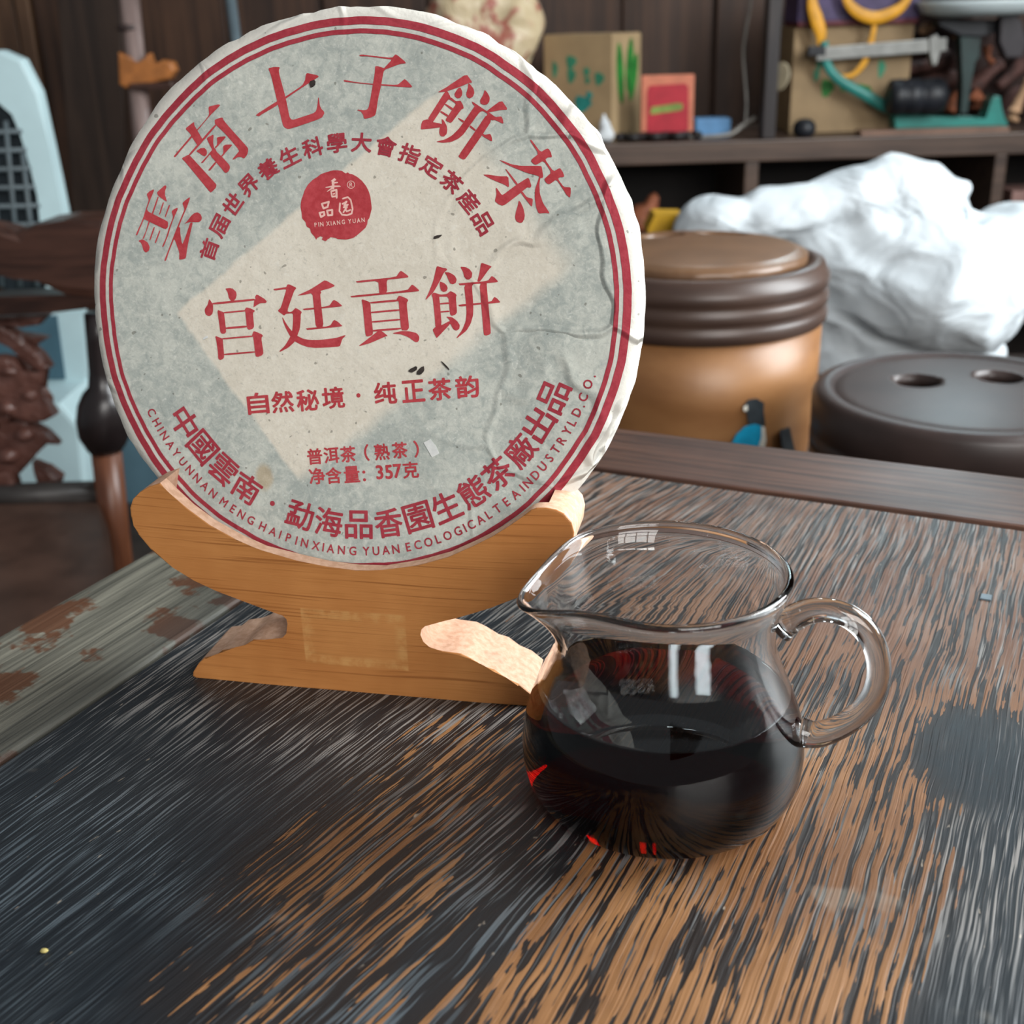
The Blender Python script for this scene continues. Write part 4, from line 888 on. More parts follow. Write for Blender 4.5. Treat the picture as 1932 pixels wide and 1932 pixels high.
def tea_material():
    m = Mat('dark_red_tea')
    m.t.nodes.remove(m.b)
    k = m.noise(m.oc(), 10.0, 1.0)
    x, y, z = m.xyz()
    open_top = m.ma('GREATER_THAN', z, 0.0368 - 0.00002)
    # against air the tea bends light by 1.33, against the glass wall by 1.33 / 1.47
    ior = m.ma('ADD', m.ma('MULTIPLY', open_top, 1.33), m.ma('MULTIPLY', m.ma('SUBTRACT', 1.0, open_top), 1.33 / 1.47))
    g = m.n('BsdfGlass', {'Color': m.mix(k, (1, 1, 1, 1), (0.98, 0.98, 0.98, 1)), 'Roughness': 0.0, 'IOR': ior})
    v = m.n('VolumeAbsorption', {'Color': (0.80, 0.06, 0.04, 1), 'Density': 250.0})
    m.t.links.new(g, m.out.inputs['Surface'])
    m.t.links.new(v, m.out.inputs['Volume'])
    return m.m


M_glass, M_tea = glass_material('clear_glass'), tea_material()
pitcher = thing('glass_pitcher', PA, 'clear glass pitcher with looped handle holding dark red tea, on the table', 'pitcher')
outer0 = [(0.0, 0.0012), (0.012, 0.0010), (0.022, 0.0003), (0.0315, 0.0), (0.0358, 0.0010), (0.0388, 0.0038), (0.0408, 0.0080), (0.0418, 0.0125), (0.0421, 0.0175), (0.0418, 0.0225), (0.0408, 0.0275),
         (0.0393, 0.0325), (0.0374, 0.0375), (0.0355, 0.0425), (0.0338, 0.0470), (0.0325, 0.0512), (0.0318, 0.0552), (0.0318, 0.0595), (0.0324, 0.0640), (0.0334, 0.0685), (0.0345, 0.0725), (0.0353, 0.0752)]
outer = [(r * 1.012, z if z < 0.03 else 0.03 + (z - 0.03) * 0.942) for r, z in outer0]
W = 0.0014
rim = [(0.0360, 0.0731), (0.03625, 0.0737), (0.0361, 0.0744), (0.0357, 0.0750), (0.0351, 0.0753), (0.0345, 0.0752), (0.0340, 0.0748), (0.0338, 0.0742), (0.0338, 0.0735)]


def offset_in(pr, w):
    out = []
    for i, (r, z) in enumerate(pr):
        a, b = pr[max(i - 1, 0)], pr[min(i + 1, len(pr) - 1)]
        dx, dz = b[0] - a[0], b[1] - a[1]
        L = math.hypot(dx, dz)
        out.append((max(0.0, r - dz / L * w), z + dx / L * w))
    return out


inn = offset_in(outer, W)
inn[0] = (0.0, inn[1][1])
LZ = 0.0368
rl = 0.0
for (r0, z0), (r1, z1) in zip(inn, inn[1:]):
    if z0 < LZ <= z1 and r0 > 0.02:
        rl = r0 + (r1 - r0) * (LZ - z0) / (z1 - z0)
# the inner glass skin stops at the tea; below that the side of the tea itself is the boundary between glass and tea
prof_glass = outer + rim + [p for p in inn[:-1][::-1] if p[1] > LZ] + [(rl, LZ)]
SP = math.radians(-163.6)


def spout(p, a, r, z, j):
    d = (a - SP + math.pi) % (2 * math.pi) - math.pi
    t = max(0.0, min(1.0, (z - 0.050) / 0.0245))
    pull = 0.0086 * math.exp(-(d / 0.30) ** 2) * t ** 1.7
    pinch = -0.0012 * math.exp(-((abs(d) - 0.75) / 0.3) ** 2) * t
    k = r + (pull + pinch) * (1 if r > 0.02 else 0)
    lift_ = -0.0036 * math.exp(-(d / 0.34) ** 2) * t * t
    return Vector((k * math.cos(a), k * math.sin(a), z + lift_))


lathe('glass_body', prof_glass, M_glass, pitcher, 128, fn=spout)
HD = math.radians(-18.0)
hpts = [(0.0330, 0.0606), (0.0368, 0.0640), (0.0415, 0.0668), (0.0472, 0.0675), (0.0535, 0.0653), (0.0585, 0.0597), (0.0610, 0.0515), (0.0604, 0.0430), (0.0565, 0.0352), (0.0510, 0.0298), (0.0455, 0.0268), (0.0408, 0.0268)]
hp = catmull([(r * math.cos(HD), r * math.sin(HD), z) for r, z in hpts], 5)
tube('handle', hp, lambda t: 0.0034 + 0.0010 * (abs(2 * t - 1)) ** 3 + 0.0004 * max(0, abs(2 * t - 1) - 0.86) / 0.14, M_glass, pitcher, 20, 1.0, Vector((-math.sin(HD), math.cos(HD), 0)))
liq = [p for p in inn if p[1] < LZ] + [(rl, LZ), (rl * 0.97, LZ + 0.00001), (rl * 0.6, LZ + 0.00001), (0.0, LZ + 0.00001)]
tea = lathe('tea', liq, M_tea, None, 96)
tea.location = PA
tag(tea, 'dark red tea filling the lower half of the glass pitcher', 'tea')

# ---------------------------------------------------------------- low bench and the two tea jars
M_bench = wood('dark_bench_wood', srgb(34, 24, 20), srgb(62, 44, 36), 0, 0.45, 60, 4)
bench = thing('low_bench', (0, 0, FLOOR), 'low dark wooden bench behind the table, carrying the two tea jars', 'bench', -TY)
JZ = -0.235
for nm, c_, s_ in [('bench_top', (0.03, 1.16, JZ - 0.02 - FLOOR), (1.24, 0.86, 0.04))] + [('leg', (a, b, (JZ - 0.04 - FLOOR) / 2), (0.05, 0.05, JZ - 0.04 - FLOOR)) for a in (-0.54, 0.60) for b in (0.78, 1.54)]:
    box(nm, c_, s_, M_bench, bench, 0.004)

M_lid = Mat('brown_jar_lid')
_k = M_lid.noise(M_lid.sc(M_lid.oc(), 14.0, 14.0, 90.0), 1.0, 4.0)
M_lid.p(color=M_lid.mix(_k, srgb(46, 33, 29), srgb(86, 66, 56)), rough=0.38, spec=0.5)
M_lid = M_lid.m
M_lid_dark = simple('charcoal_brown_jar_lid', srgb(58, 46, 43), 0.42, 0.12, 18, spec=0.5)
M_jar = Mat('ochre_jar_wood')
_k = M_jar.noise(M_jar.sc(M_jar.oc(), 10.0, 10.0, 22.0), 1.0, 4.0)
M_jar.p(color=M_jar.mix(M_jar.ss(_k, 0.3, 0.7), srgb(126, 84, 48), srgb(150, 106, 66)), rough=0.4, spec=0.5)
M_jar = M_jar.m
M_jar_plate = simple('tan_lid_plate', srgb(112, 82, 58), 0.34, 0.12, 12, spec=0.5)
M_jar2 = simple('red_brown_jar', srgb(74, 50, 44), 0.4, 0.14, 18, spec=0.5)
M_hole = simple('hole_shadow_lining', srgb(20, 16, 15), 0.8)
M_turq = simple('turquoise_paint', srgb(20, 150, 190), 0.5, 0.1, 60)
M_birddark = simple('slate_paint', srgb(44, 50, 54), 0.5, 0.15, 60)
M_birdwhite = simple('cream_paint', srgb(214, 210, 198), 0.5, 0.08, 60)


def lid_plate(name, R, z, holes, mat, parent, thick=0.010):
    """domed round plate with real finger holes: a fine grid of quads cut to a disc, the hole cells left open, given thickness"""
    n = 72
    bm = bmesh.new()
    def inside(x, y):
        if math.hypot(x, y) > R:
            return False
        for hx, hy, rx, ry, rot in holes:
            dx, dy = x - hx, y - hy
            a, b = dx * math.cos(rot) + dy * math.sin(rot), -dx * math.sin(rot) + dy * math.cos(rot)
            if (a / rx) ** 2 + (b / ry) ** 2 < 1:
                return False
        return True
    grid = {}
    st = 2.04 * R / n
    for i in range(n):
        for j in range(n):
            x0, y0 = -1.02 * R + i * st, -1.02 * R + j * st
            if inside(x0 + st / 2, y0 + st / 2):
                q = []
                for di, dj in ((0, 0), (1, 0), (1, 1), (0, 1)):
                    k = (i + di, j + dj)
                    if k not in grid:
                        grid[k] = bm.verts.new((-1.02 * R + k[0] * st, -1.02 * R + k[1] * st, 0))
                    q.append(grid[k])
                bm.faces.new(q)
    # smooth the stepped outlines
    for _ in range(6):
        mv = {}
        for v in bm.verts:
            if v.is_boundary:
                nb = [e.other_vert(v).co for e in v.link_edges if e.is_boundary]
                mv[v] = (v.co + sum(nb, Vector()) / len(nb)) / 2
        for v, c_ in mv.items():
            v.co = c_
    for v in bm.verts:
        r = v.co.length / R
        if r > 0.95:
            pass
        v.co.z = z + 0.006 * (1 - r * r) - 0.0035 * max(0, r - 0.9) / 0.1
    geo = bmesh.ops.extrude_face_region(bm, geom=list(bm.faces))
    for e in geo['geom']:
        if isinstance(e, bmesh.types.BMVert):
            e.co.z -= thick
    return from_bm(name, bm, mat, parent, True)


def ridged(r, z0, z1, n, amp):
    out = []
    for i in range(n):
        h = (z1 - z0) / n
        za = z0 + i * h
        out += [(r - amp, za), (r - amp * 0.2, za + h * 0.18), (r, za + h * 0.5), (r - amp * 0.2, za + h * 0.82)]
    return out + [(r - amp, z1)]


p1 = onz(1322, 505, -0.004)
j1 = Vector((at(1312, 520, 1.16).x, 1.16, JZ))
jar = thing('tea_jar', j1, 'tall ochre wooden tea jar with ridged brown lid and a painted kingfisher', 'jar')
HJ = 0.185
lathe('jar_body', [(0, 0), (0.108, 0), (0.112, 0.004), (0.1175, 0.06), (0.1215, 0.12), (0.122, HJ), (0.112, HJ), (0.110, 0.02), (0, 0.015)], M_jar, jar, 64)
lid = lathe('lid', [(0.095, HJ - 0.004), (0.119, HJ - 0.004)] + ridged(0.1265, HJ - 0.004, HJ + 0.045, 3, 0.0035) + [(0.121, HJ + 0.051), (0.112, HJ + 0.0535), (0.106, HJ + 0.051), (0.104, HJ + 0.047), (0.0, HJ + 0.045)], M_lid, jar, 72)
lid_plate('lid_plate', 0.105, HJ + 0.061, [(-0.026, 0.055, 0.024, 0.016, 0.3), (0.034, 0.060, 0.026, 0.015, -0.3)], M_jar_plate, lid)


def on_jar(o_, r, px, py):
    """point on the upright round side of a jar under the given direction"""
    d = ray(px, py)
    ox, oy = CO.x - o_.x, CO.y - o_.y
    A, B, C_ = d.x ** 2 + d.y ** 2, 2 * (ox * d.x + oy * d.y), ox * ox + oy * oy - r * r
    t = (-B - math.sqrt(B * B - 4 * A * C_)) / (2 * A)
    return CO + d * t - o_


def decal(name, pts, r, mat, parent, o_):
    P = [on_jar(o_, r, *p) for p in pts]
    bm = bmesh.new()
    a = [bm.verts.new(p) for p in P]
    b = [bm.verts.new(p - Vector((p.x, p.y, 0)).normalized() * 0.0012) for p in P]
    bm.faces.new(a)
    bm.faces.new(b[::-1])
    for i in range(len(P)):
        bm.faces.new((a[i], b[i], b[(i + 1) % len(P)], a[(i + 1) % len(P)]))
    return from_bm(name, bm, mat, parent)


RB = 0.1232
bird = decal('painted_bird', [(1402, 768), (1412, 755), (1428, 752), (1442, 760), (1441, 775), (1444, 800), (1440, 815), (1424, 806), (1412, 800), (1410, 782)], RB, M_birddark, jar, j1)
decal('bird_wing', [(1380, 838), (1390, 820), (1405, 806), (1424, 800), (1437, 804), (1438, 822), (1428, 850), (1400, 858), (1385, 850)], RB + 0.0004, M_turq, bird, j1)
decal('bird_breast', [(1437, 804), (1443, 806), (1446, 830), (1442, 852), (1430, 852), (1437, 824)], RB + 0.0006, M_birdwhite, bird, j1)
decal('bird_eye_patch', [(1403, 768), (1410, 764), (1411, 774), (1404, 776)], RB + 0.0006, M_birdwhite, bird, j1)
decal('painted_branch', [(1472, 812), (1490, 806), (1500, 850), (1478, 858)], RB - 0.0002, M_birddark, jar, j1)

j2 = Vector((0, 0.94, JZ))
j2.x = at(1826, 730, 0.94).x
jar2 = thing('tea_jar', j2, 'dark brown tea jar with a flat lid pierced by two finger holes', 'jar')
HB = 0.1135
lathe('jar_body', [(0, 0), (0.112, 0), (0.118, 0.006), (0.122, 0.05), (0.1225, HB), (0.112, HB), (0.110, 0.02), (0, 0.015)], M_jar2, jar2, 64)
lid2 = lathe('lid', [(0.09, HB + 0.002), (0.118, HB + 0.001), (0.1225, HB + 0.003), (0.1228, HB + 0.014), (0.1205, HB + 0.0165), (0.1225, HB + 0.019), (0.1230, HB + 0.046), (0.1195, HB + 0.0515), (0.110, HB + 0.0535), (0.106, HB + 0.050), (0.0, HB + 0.030)], M_lid_dark, jar2, 72)
lid_plate('lid_plate', 0.1115, HB + 0.0505, [(-0.036, 0.018, 0.019, 0.021, 0.35), (0.034, 0.022, 0.020, 0.021, -0.35)], M_lid_dark, lid2, 0.012)

# ---------------------------------------------------------------- white cloth sack on a chest
M_chest = wood('dark_chest_wood', srgb(30, 22, 19), srgb(54, 40, 33), 0, 0.5, 50, 4)
SY = 1.78
sk = mm(SY)
M_cloth = Mat('white_cotton_cloth')
_w = M_cloth.noise(M_cloth.sc(M_cloth.oc(), 1.0, 1.0, 1.6), 9.0, 2.0, 0.5, 1.2)
_w2 = M_cloth.noise(M_cloth.oc(), 40.0, 4.0, 0.6, 0.8)
M_cloth.p(color=M_cloth.mix(_w2, srgb(192, 200, 205), srgb(216, 223, 227)), rough=0.9, spec=0.1,
          normal=M_cloth.bump(M_cloth.ma('ADD', M_cloth.ma('MULTIPLY', _w, 0.8), M_cloth.ma('MULTIPLY', _w2, 0.06)), 0.6, 0.03))
M_cloth = M_cloth.m


def lump(px, py, rx, ry, dy=0.0, depth=None, rot=0.0):
    y = SY + dy
    return (at(px, py, y), (rx * mm(y), (depth if depth else min(rx, ry) * 0.9) * mm(y), ry * mm(y)), rot)


def folds(p):
    q = Vector((p.x * 5 + 2.0 * p.z, p.y * 5, p.z * 6 - p.x * 1.5))
    n1 = abs(mnoise.noise(q + Vector((3.1, 0.4, 0))))
    n2 = abs(mnoise.noise(Vector((p.x * 10 + p.z * 9, p.y * 9, p.z * 11 - p.x * 7))))
    return 0.050 * (0.3 - n1) + 0.020 * (0.25 - n2)


sack = blob('cloth_sack', [
    lump(1755, 535, 195, 118, 0.0, 150, 0.18), lump(1640, 500, 130, 100, 0.02, 120, 0.3), lump(1885, 475, 130, 100, 0.05, 120, 0.1), lump(1850, 560, 110, 90, 0.02, 110),
    lump(1730, 362, 118, 60, 0.03, 70, -0.05), lump(1600, 385, 130, 52, 0.03, 70, -0.14), lump(1470, 400, 100, 48, 0.02, 60, -0.1), lump(1345, 405, 62, 40, 0.01, 60, -0.2), lump(1320, 425, 42, 34, 0.01, 50),
    lump(1420, 440, 90, 50, 0.03, 60), lump(1560, 455, 110, 80, 0.04, 90), lump(1690, 620, 190, 60, 0.05, 120), lump(1600, 650, 130, 75, 0.06, 110), lump(1780, 660, 110, 60, 0.07, 100), lump(1560, 560, 80, 90, 0.06, 90)],
    M_cloth, None, 0.0085, 5, folds)
base_of(sack)
tag(sack, 'bulging white cloth sack with a rolled top, lying behind the tea jars', 'sack')
zs = sack.location.z
chest = thing('storage_chest', (0.72, SY + 0.06, FLOOR), 'dark wooden chest under the white cloth sack', 'chest')
box('chest_body', (0, 0, (zs + 0.001 - FLOOR) / 2), (0.86, 0.36, zs + 0.001 - FLOOR), M_chest, chest, 0.006)
M_yellow = simple('mustard_yellow_card', srgb(196, 150, 24), 0.55, 0.08, 30)
yb = px_slab('yellow_box', [(1222, 434), (1236, 405), (1290, 406), (1292, 440), (1224, 446)], 1.86, 0.06, M_yellow)
tag(base_of(yb), 'mustard yellow box peeking out left of the white sack', 'box')

# ---------------------------------------------------------------- shelf unit along the back wall
M_shelf = wood('brown_shelf_wood', srgb(58, 44, 37), srgb(96, 76, 64), 0, 0.42, 60, 3, 0.5)
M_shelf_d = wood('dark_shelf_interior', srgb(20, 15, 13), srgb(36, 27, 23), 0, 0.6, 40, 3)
M_post = wood('dark_shelf_post', srgb(34, 30, 32), srgb(58, 50, 48), 2, 0.45, 60, 3)
YF, YK = 2.56, 2.93
sh_top = at(1500, 262, YF).z
sh_bot = at(1500, 303, YF).z
xL, xR = -0.42, 1.55
unit = thing('shelf_unit', ((xL + xR) / 2, (YF + YK) / 2, FLOOR), 'long brown wooden shelf unit with open dark compartments along the back wall', 'shelf')
ox, oy = unit.location.x, unit.location.y


def sbox(name, x0, x1, y0, y1, z0, z1, mat, bev=0.003):
    return box(name, ((x0 + x1) / 2 - ox, (y0 + y1) / 2 - oy, (z0 + z1) / 2 - FLOOR), (x1 - x0, y1 - y0, z1 - z0), mat, unit, bev)


sbox('shelf_board', xL, xR, YF, YK, sh_bot, sh_top, M_shelf)
sbox('shelf_board', xL, xR, YF + 0.02, YK, sh_bot - 0.36, sh_bot - 0.33, M_shelf)
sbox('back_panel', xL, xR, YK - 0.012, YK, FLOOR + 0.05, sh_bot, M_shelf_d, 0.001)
for px0, px1 in ((1406, 1432),):
    sbox('divider', at(px0, 330, YF).x, at(px1, 330, YF).x, YF + 0.006, YK - 0.012, FLOOR, sh_bot, M_shelf)
sbox('divider', xL, xL + 0.03, YF + 0.006, YK - 0.012, FLOOR, sh_bot, M_shelf)
sbox('divider', xR - 0.03, xR, YF + 0.006, YK - 0.012, FLOOR, sh_bot, M_shelf)
sbox('divider', 1.02, 1.045, YF + 0.006, YK - 0.012, FLOOR, sh_bot, M_shelf)
sbox('upright_post', at(1441, 200, YF + 0.01).x, at(1466, 200, YF + 0.01).x, YF + 0.01, YF + 0.05, sh_top, 1.0, M_post)

# things on the shelf: standing distance Y, drawn heights from the photograph
SHZ = sh_top + 0.0005
M_card = simple('kraft_cardboard', srgb(168, 142, 106), 0.75, 0.06, 14)
M_card2 = simple('brown_cardboard', srgb(150, 126, 94), 0.75, 0.08, 14)
M_cardside = simple('pale_cardboard_side', srgb(176, 152, 118), 0.75, 0.06, 14)
M_green = simple('green_print', srgb(58, 136, 104), 0.7, 0.1, 30)
M_leafg = simple('leaf_green_print', srgb(46, 124, 50), 0.6, 0.2, 40)
M_teal = simple('teal_print', srgb(44, 140, 130), 0.7, 0.12, 30)


def carton(name, x, y, rz, w, d, h, mat, label, cat='box'):
    t = thing(name, (x, y, SHZ), label, cat, rz)
    box('carton_body', (0, 0, h / 2), (w, d, h), mat, t, 0.002)
    for s in (-1, 1):
        box('flap', (0, s * d / 4, h + 0.0015), (w - 0.004, d / 2 - 0.003, 0.003), mat, t, 0.0008)
    return t


def mark(name, parent, face, cx, cz, shape, mat, d, w):
    """flat print on a carton: face 'f' looks at the room, 'r' at the right"""
    if face == 'f':
        f0 = lambda a, b: Vector((cx + a, -d / 2 - 0.0006, cz + b))
        f1 = lambda a, b: Vector((cx + a, -d / 2 + 0.0004, cz + b))
    else:
        f0 = lambda a, b: Vector((w / 2 + 0.0006, cx + a, cz + b))
        f1 = lambda a, b: Vector((w / 2 - 0.0004, cx + a, cz + b))
    return slab(name, shape, f0, f1, mat, parent)


def oval(rx, ry, n=12, k=0.0, rot=0.0):
    o_ = []
    for i in range(n):
        t = 2 * math.pi * i / n
        q = 1 + k * math.sin(3 * t + 1)
        a, b = rx * q * math.cos(t), ry * q * math.sin(t)
        o_.append((a * math.cos(rot) - b * math.sin(rot), a * math.sin(rot) + b * math.cos(rot)))
    return o_


YC = 2.74
h1 = at(1100, 68, YC - 0.08).z - SHZ
c1 = carton('cardboard_carton', at(1118, 200, YC).x, YC, -0.58, 0.165, 0.13, h1, M_card, 'kraft cardboard carton with green print, left of the red card on the shelf')
for cx, cz, rx, rz_ in [(-0.015, 0.155, 0.010, 0.011), (-0.015, 0.128, 0.008, 0.013), (-0.055, 0.140, 0.005, 0.014), (0.022, 0.135, 0.006, 0.008), (0.024, 0.118, 0.005, 0.006), (0.052, 0.122, 0.009, 0.011), (0.012, 0.072, 0.016, 0.014), (0.028, 0.088, 0.006, 0.008)]:
    mark('green_print', c1, 'f', cx, cz, oval(rx * 1.3, rz_ * 1.2, 9, 0.18), M_teal if cz < 0.1 else M_green, 0.13, 0.165)
for cx, cz, rz_, rot in [(-0.03, 0.13, 0.062, 0.12), (0.012, 0.145, 0.055, -0.12), (0.03, 0.12, 0.05, -0.3)]:
    mark('leaf_print', c1, 'r', cx, cz, oval(0.016, rz_, 12, 0.0, rot), M_leafg, 0.13, 0.165)

h2 = at(1575, 52, YC - 0.08).z - SHZ
c2 = carton('cardboard_carton', at(1588, 160, YC).x, YC, -0.03, 0.245, 0.15, h2, M_card2, 'tall brown cardboard carton behind the beam of the counter scale')
for cx, cz, rx, rz_ in [(-0.048, 0.090, 0.014, 0.018), (0.028, 0.082, 0.016, 0.014), (-0.010, 0.088, 0.012, 0.006), (-0.068, 0.14, 0.006, 0.02), (0.062, 0.125, 0.008, 0.018), (-0.072, 0.115, 0.006, 0.012), (0.035, 0.155, 0.005, 0.012)]:
    mark('green_print', c2, 'f', cx, cz, oval(rx, rz_, 9, 0.2), M_leafg if rx > 0.011 else M_green, 0.15, 0.245)

# pink and cream plastic bag
M_bag = Mat('pink_cream_bag')
_n = M_bag.noise(M_bag.oc(), 17.0, 3.0, 0.5, 0.8)
_c = M_bag.mix(M_bag.ss(_n, 0.46, 0.56), srgb(206, 186, 150), srgb(170, 100, 84))
M_bag.p(color=M_bag.mix(M_bag.ss(M_bag.noise(M_bag.oc(), 40.0, 3.0), 0.5, 0.7), _c, srgb(222, 204, 172)), rough=0.4, spec=0.5, normal=M_bag.bump(_n, 0.6, 0.02))
bz = lambda px, py, rx, ry, dp=60: (at(px, py, 2.72), (rx * mm(2.72), dp * mm(2.72), ry * mm(2.72)), 0.0)
bag = blob('plastic_bag', [bz(915, 30, 78, 60), bz(975, 35, 48, 55), bz(870, 40, 60, 55), bz(935, 110, 62, 70), bz(880, 120, 66, 70), bz(900, 200, 66, 66), bz(970, 75, 40, 45)], M_bag.m, None, 0.011, 4, lambda p: 0.014 * mnoise.noise(p * 18))
base_of(bag)
bag.location.z = SHZ
tag(bag, 'crumpled pink and cream patterned plastic bag rising behind the top of the tea cake', 'bag')

# red card with a green bar
M_cardred = simple('red_print', srgb(178, 40, 54), 0.5, 0.08, 30)
M_cardrim = simple('salmon_card_edge', srgb(206, 124, 96), 0.6, 0.08, 30)
YR = 2.615
t = mm(YR)
rc = Vector((at(1258, 240, YR).x, YR, SHZ))
hz = at(1258, 141, YR).z - SHZ
card = thing('red_card', rc, 'square red card with salmon border and a green bar, standing on the shelf', 'card', -0.05)
box('card_board', (0, 0, hz / 2), (92 * t, 0.012, hz), M_cardrim, card, 0.003)
fr = lambda a, b: Vector((a, -0.0068, b))
fr1 = lambda a, b: Vector((a, -0.005, b))
slab('red_panel', [(x * t, z * t) for x, z in ((-36, 8), (30, 8), (38, 18), (36, 88), (30, 94), (-32, 92), (-36, 84))], fr, fr1, M_cardred, card)
slab('green_bar', [(x * t, z * t) for x, z in ((-30, 44), (26, 50), (27, 60), (18, 62), (-28, 56))], lambda a, b: Vector((a, -0.0078, b)), lambda a, b: Vector((a, -0.0062, b)), simple('leaf_bar', srgb(128, 150, 70), 0.5, 0.2, 60), card)

M_blue = simple('sky_blue_card', srgb(92, 140, 184), 0.55, 0.08, 30)
bl = box('small_box', (0, 0, 0.018), (62 * mm(2.7), 0.05, 0.036), M_blue, None, 0.004)
bl.location = (at(1342, 235, 2.68).x, 2.68, SHZ)
tag(bl, 'small sky blue box lying right of the red card', 'box')
M_wpaper = simple('white_tissue', srgb(214, 218, 220), 0.85, 0.05, 40)
tis = blob('crumpled_paper', [((0, 0, 0.012), (0.022, 0.02, 0.012), 0), ((0.0, 0, 0.028), (0.013, 0.012, 0.018), 0), ((-0.004, 0, 0.046), (0.006, 0.006, 0.014), 0)], M_wpaper, None, 0.005, 2, lambda p: 0.004 * mnoise.noise(p * 60))
tis.location = (at(1142, 255, 2.6).x, 2.6, SHZ)
tag(tis, 'crumpled white paper at the shelf edge beside the tea cake', 'paper')
M_cable = simple('black_cable', srgb(34, 30, 30), 0.5)
cb = [at(px, 258 + 4 * math.sin(i * 1.7), 2.60 + 0.012 * math.sin(i * 2.1)) for i, px in enumerate(range(1165, 1330, 14))]
for v in cb:
    v.z = SHZ + 0.009
tag(tube('cable', catmull(cb, 4), 0.0085, M_cable, None, 8), 'black cable lying along the shelf edge below the red card', 'cable')
M_grey = simple('grey_plastic_cord', srgb(132, 128, 122), 0.5)
gc = [at(1300, 262, 2.60), at(1345, 258, 2.60), at(1380, 252, 2.61), at(1402, 236, 2.62), at(1425, 222, 2.63)]
for v in gc:
    v.z = max(v.z, SHZ + 0.005)
tag(tube('cord', catmull(gc, 5), 0.0042, M_grey, None, 8), 'stiff grey cord between the small blue box and the shelf post', 'cord')
wire = [at(1421, -60, 2.66), at(1416, 10, 2.66), at(1407, 60, 2.665), at(1402, 105, 2.67), at(1408, 190, 2.68), at(1405, 240, 2.69)]
tag(tube('string', catmull(wire, 5), 0.0028, M_grey, None, 6), 'thin pale string hanging left of the dark shelf post', 'string')

# counter beam scale
M_tealp = simple('teal_enamel', srgb(36, 130, 120), 0.4, 0.12, 20, spec=0.5)
M_steel = simple('grey_steel_beam', srgb(138, 138, 134), 0.4, 0.1, 30, metal=0.4)
M_black = simple('black_iron', srgb(30, 32, 38), 0.45, 0.2, 20)
M_pan = simple('white_enamel_pan', srgb(206, 218, 220), 0.35, 0.05, 10)
YS = 2.63
kt = mm(YS)
sc0 = Vector((at(1790, 262, YS).x, YS, SHZ + 0.004))
scale = thing('counter_scale', sc0, 'old teal counter scale with grey beam, black weight and white pan on the shelf', 'scale')
inv = Matrix.Translation(-sc0)
sp_ = lambda px, py, dy=0.0: at(px, py, YS + dy) - sc0


def splate(name, pts, mat, y0=-0.04, dep=0.08, bev=0.003, parent=None):
    W_ = [sp_(px, py, y0) for px, py in pts]
    return slab(name, [(w.x, w.z) for w in W_], lambda a, b: Vector((a, y0, max(b, 0.0))), lambda a, b: Vector((a, y0 + dep, max(b, 0.0))), mat, parent or scale, (0, 0), bev)


splate('base', [(1688, 222), (1700, 216), (1780, 222), (1862, 226), (1870, 190), (1876, 180), (1888, 182), (1892, 222), (1902, 232), (1900, 250), (1876, 268), (1862, 268), (1848, 260), (1836, 255), (1720, 255), (1705, 266), (1688, 266)], M_tealp, -0.012, 0.042)
tube('strap', catmull([sp_(1702, 216), sp_(1668, 200), sp_(1630, 178), sp_(1594, 158), sp_(1568, 135), sp_(1556, 105), sp_(1556, 78)], 5), lambda t_: 0.013 - 0.005 * t_, M_tealp, scale, 10, 0.5, Vector((0, 1, 0)))
box('beam', sp_(1662, 93), (225 * kt, 0.014, 22 * kt), M_steel, scale, 0.002, Matrix.Rotation(0.045, 3, 'Y').transposed())
box('beam_end', sp_(1540, 96), (30 * kt, 0.016, 16 * kt), M_black, scale, 0.002)
splate('poise', [(1754, 72), (1768, 64), (1776, 78), (1774, 100), (1768, 122), (1760, 124), (1756, 104)], M_steel, -0.012, 0.024, 0.002)
splate('pillar', [(1812, 66), (1852, 62), (1848, 108), (1838, 118), (1832, 160), (1826, 215), (1812, 215), (1818, 150), (1814, 110)], simple('dark_green_iron', srgb(30, 52, 50), 0.45, 0.2, 20), -0.012, 0.03, 0.002)
wp = [(0.0, -52), (21, -52), (26, -48), (27, -30), (24, -26), (27, -22), (27, 0), (24, 3), (27, 6), (27, 34), (22, 44), (12, 50), (0.0, 50)]
wt = lathe('weight', [(r * kt * 1.12, z * kt) for r, z in wp], M_black, scale, 28)
wt.rotation_euler = (0, math.pi / 2, 0)
wt.location = sp_(1732, 182, -0.035)
pn = at(1850, 16, YS) - sc0
lathe('pan', [(0.0, -0.012), (0.085, -0.014), (0.115, -0.006), (0.125, 0.008), (0.128, 0.016), (0.122, 0.016), (0.112, -0.001), (0.0, -0.006)], M_pan, scale, 48, loc=pn)
splate('pan_support', [(1770, 38), (1930, 38), (1926, 58), (1880, 62), (1850, 70), (1812, 68), (1774, 50)], M_black, -0.02, 0.05, 0.003)
splate('clamp_arm', [(1888, 36), (1900, 24), (1916, 24), (1928, 40), (1940, 80), (1930, 110), (1898, 110), (1886, 80)], simple('dark_iron_clamp', srgb(52, 46, 50), 0.5, 0.2, 20), -0.05, 0.03, 0.004)

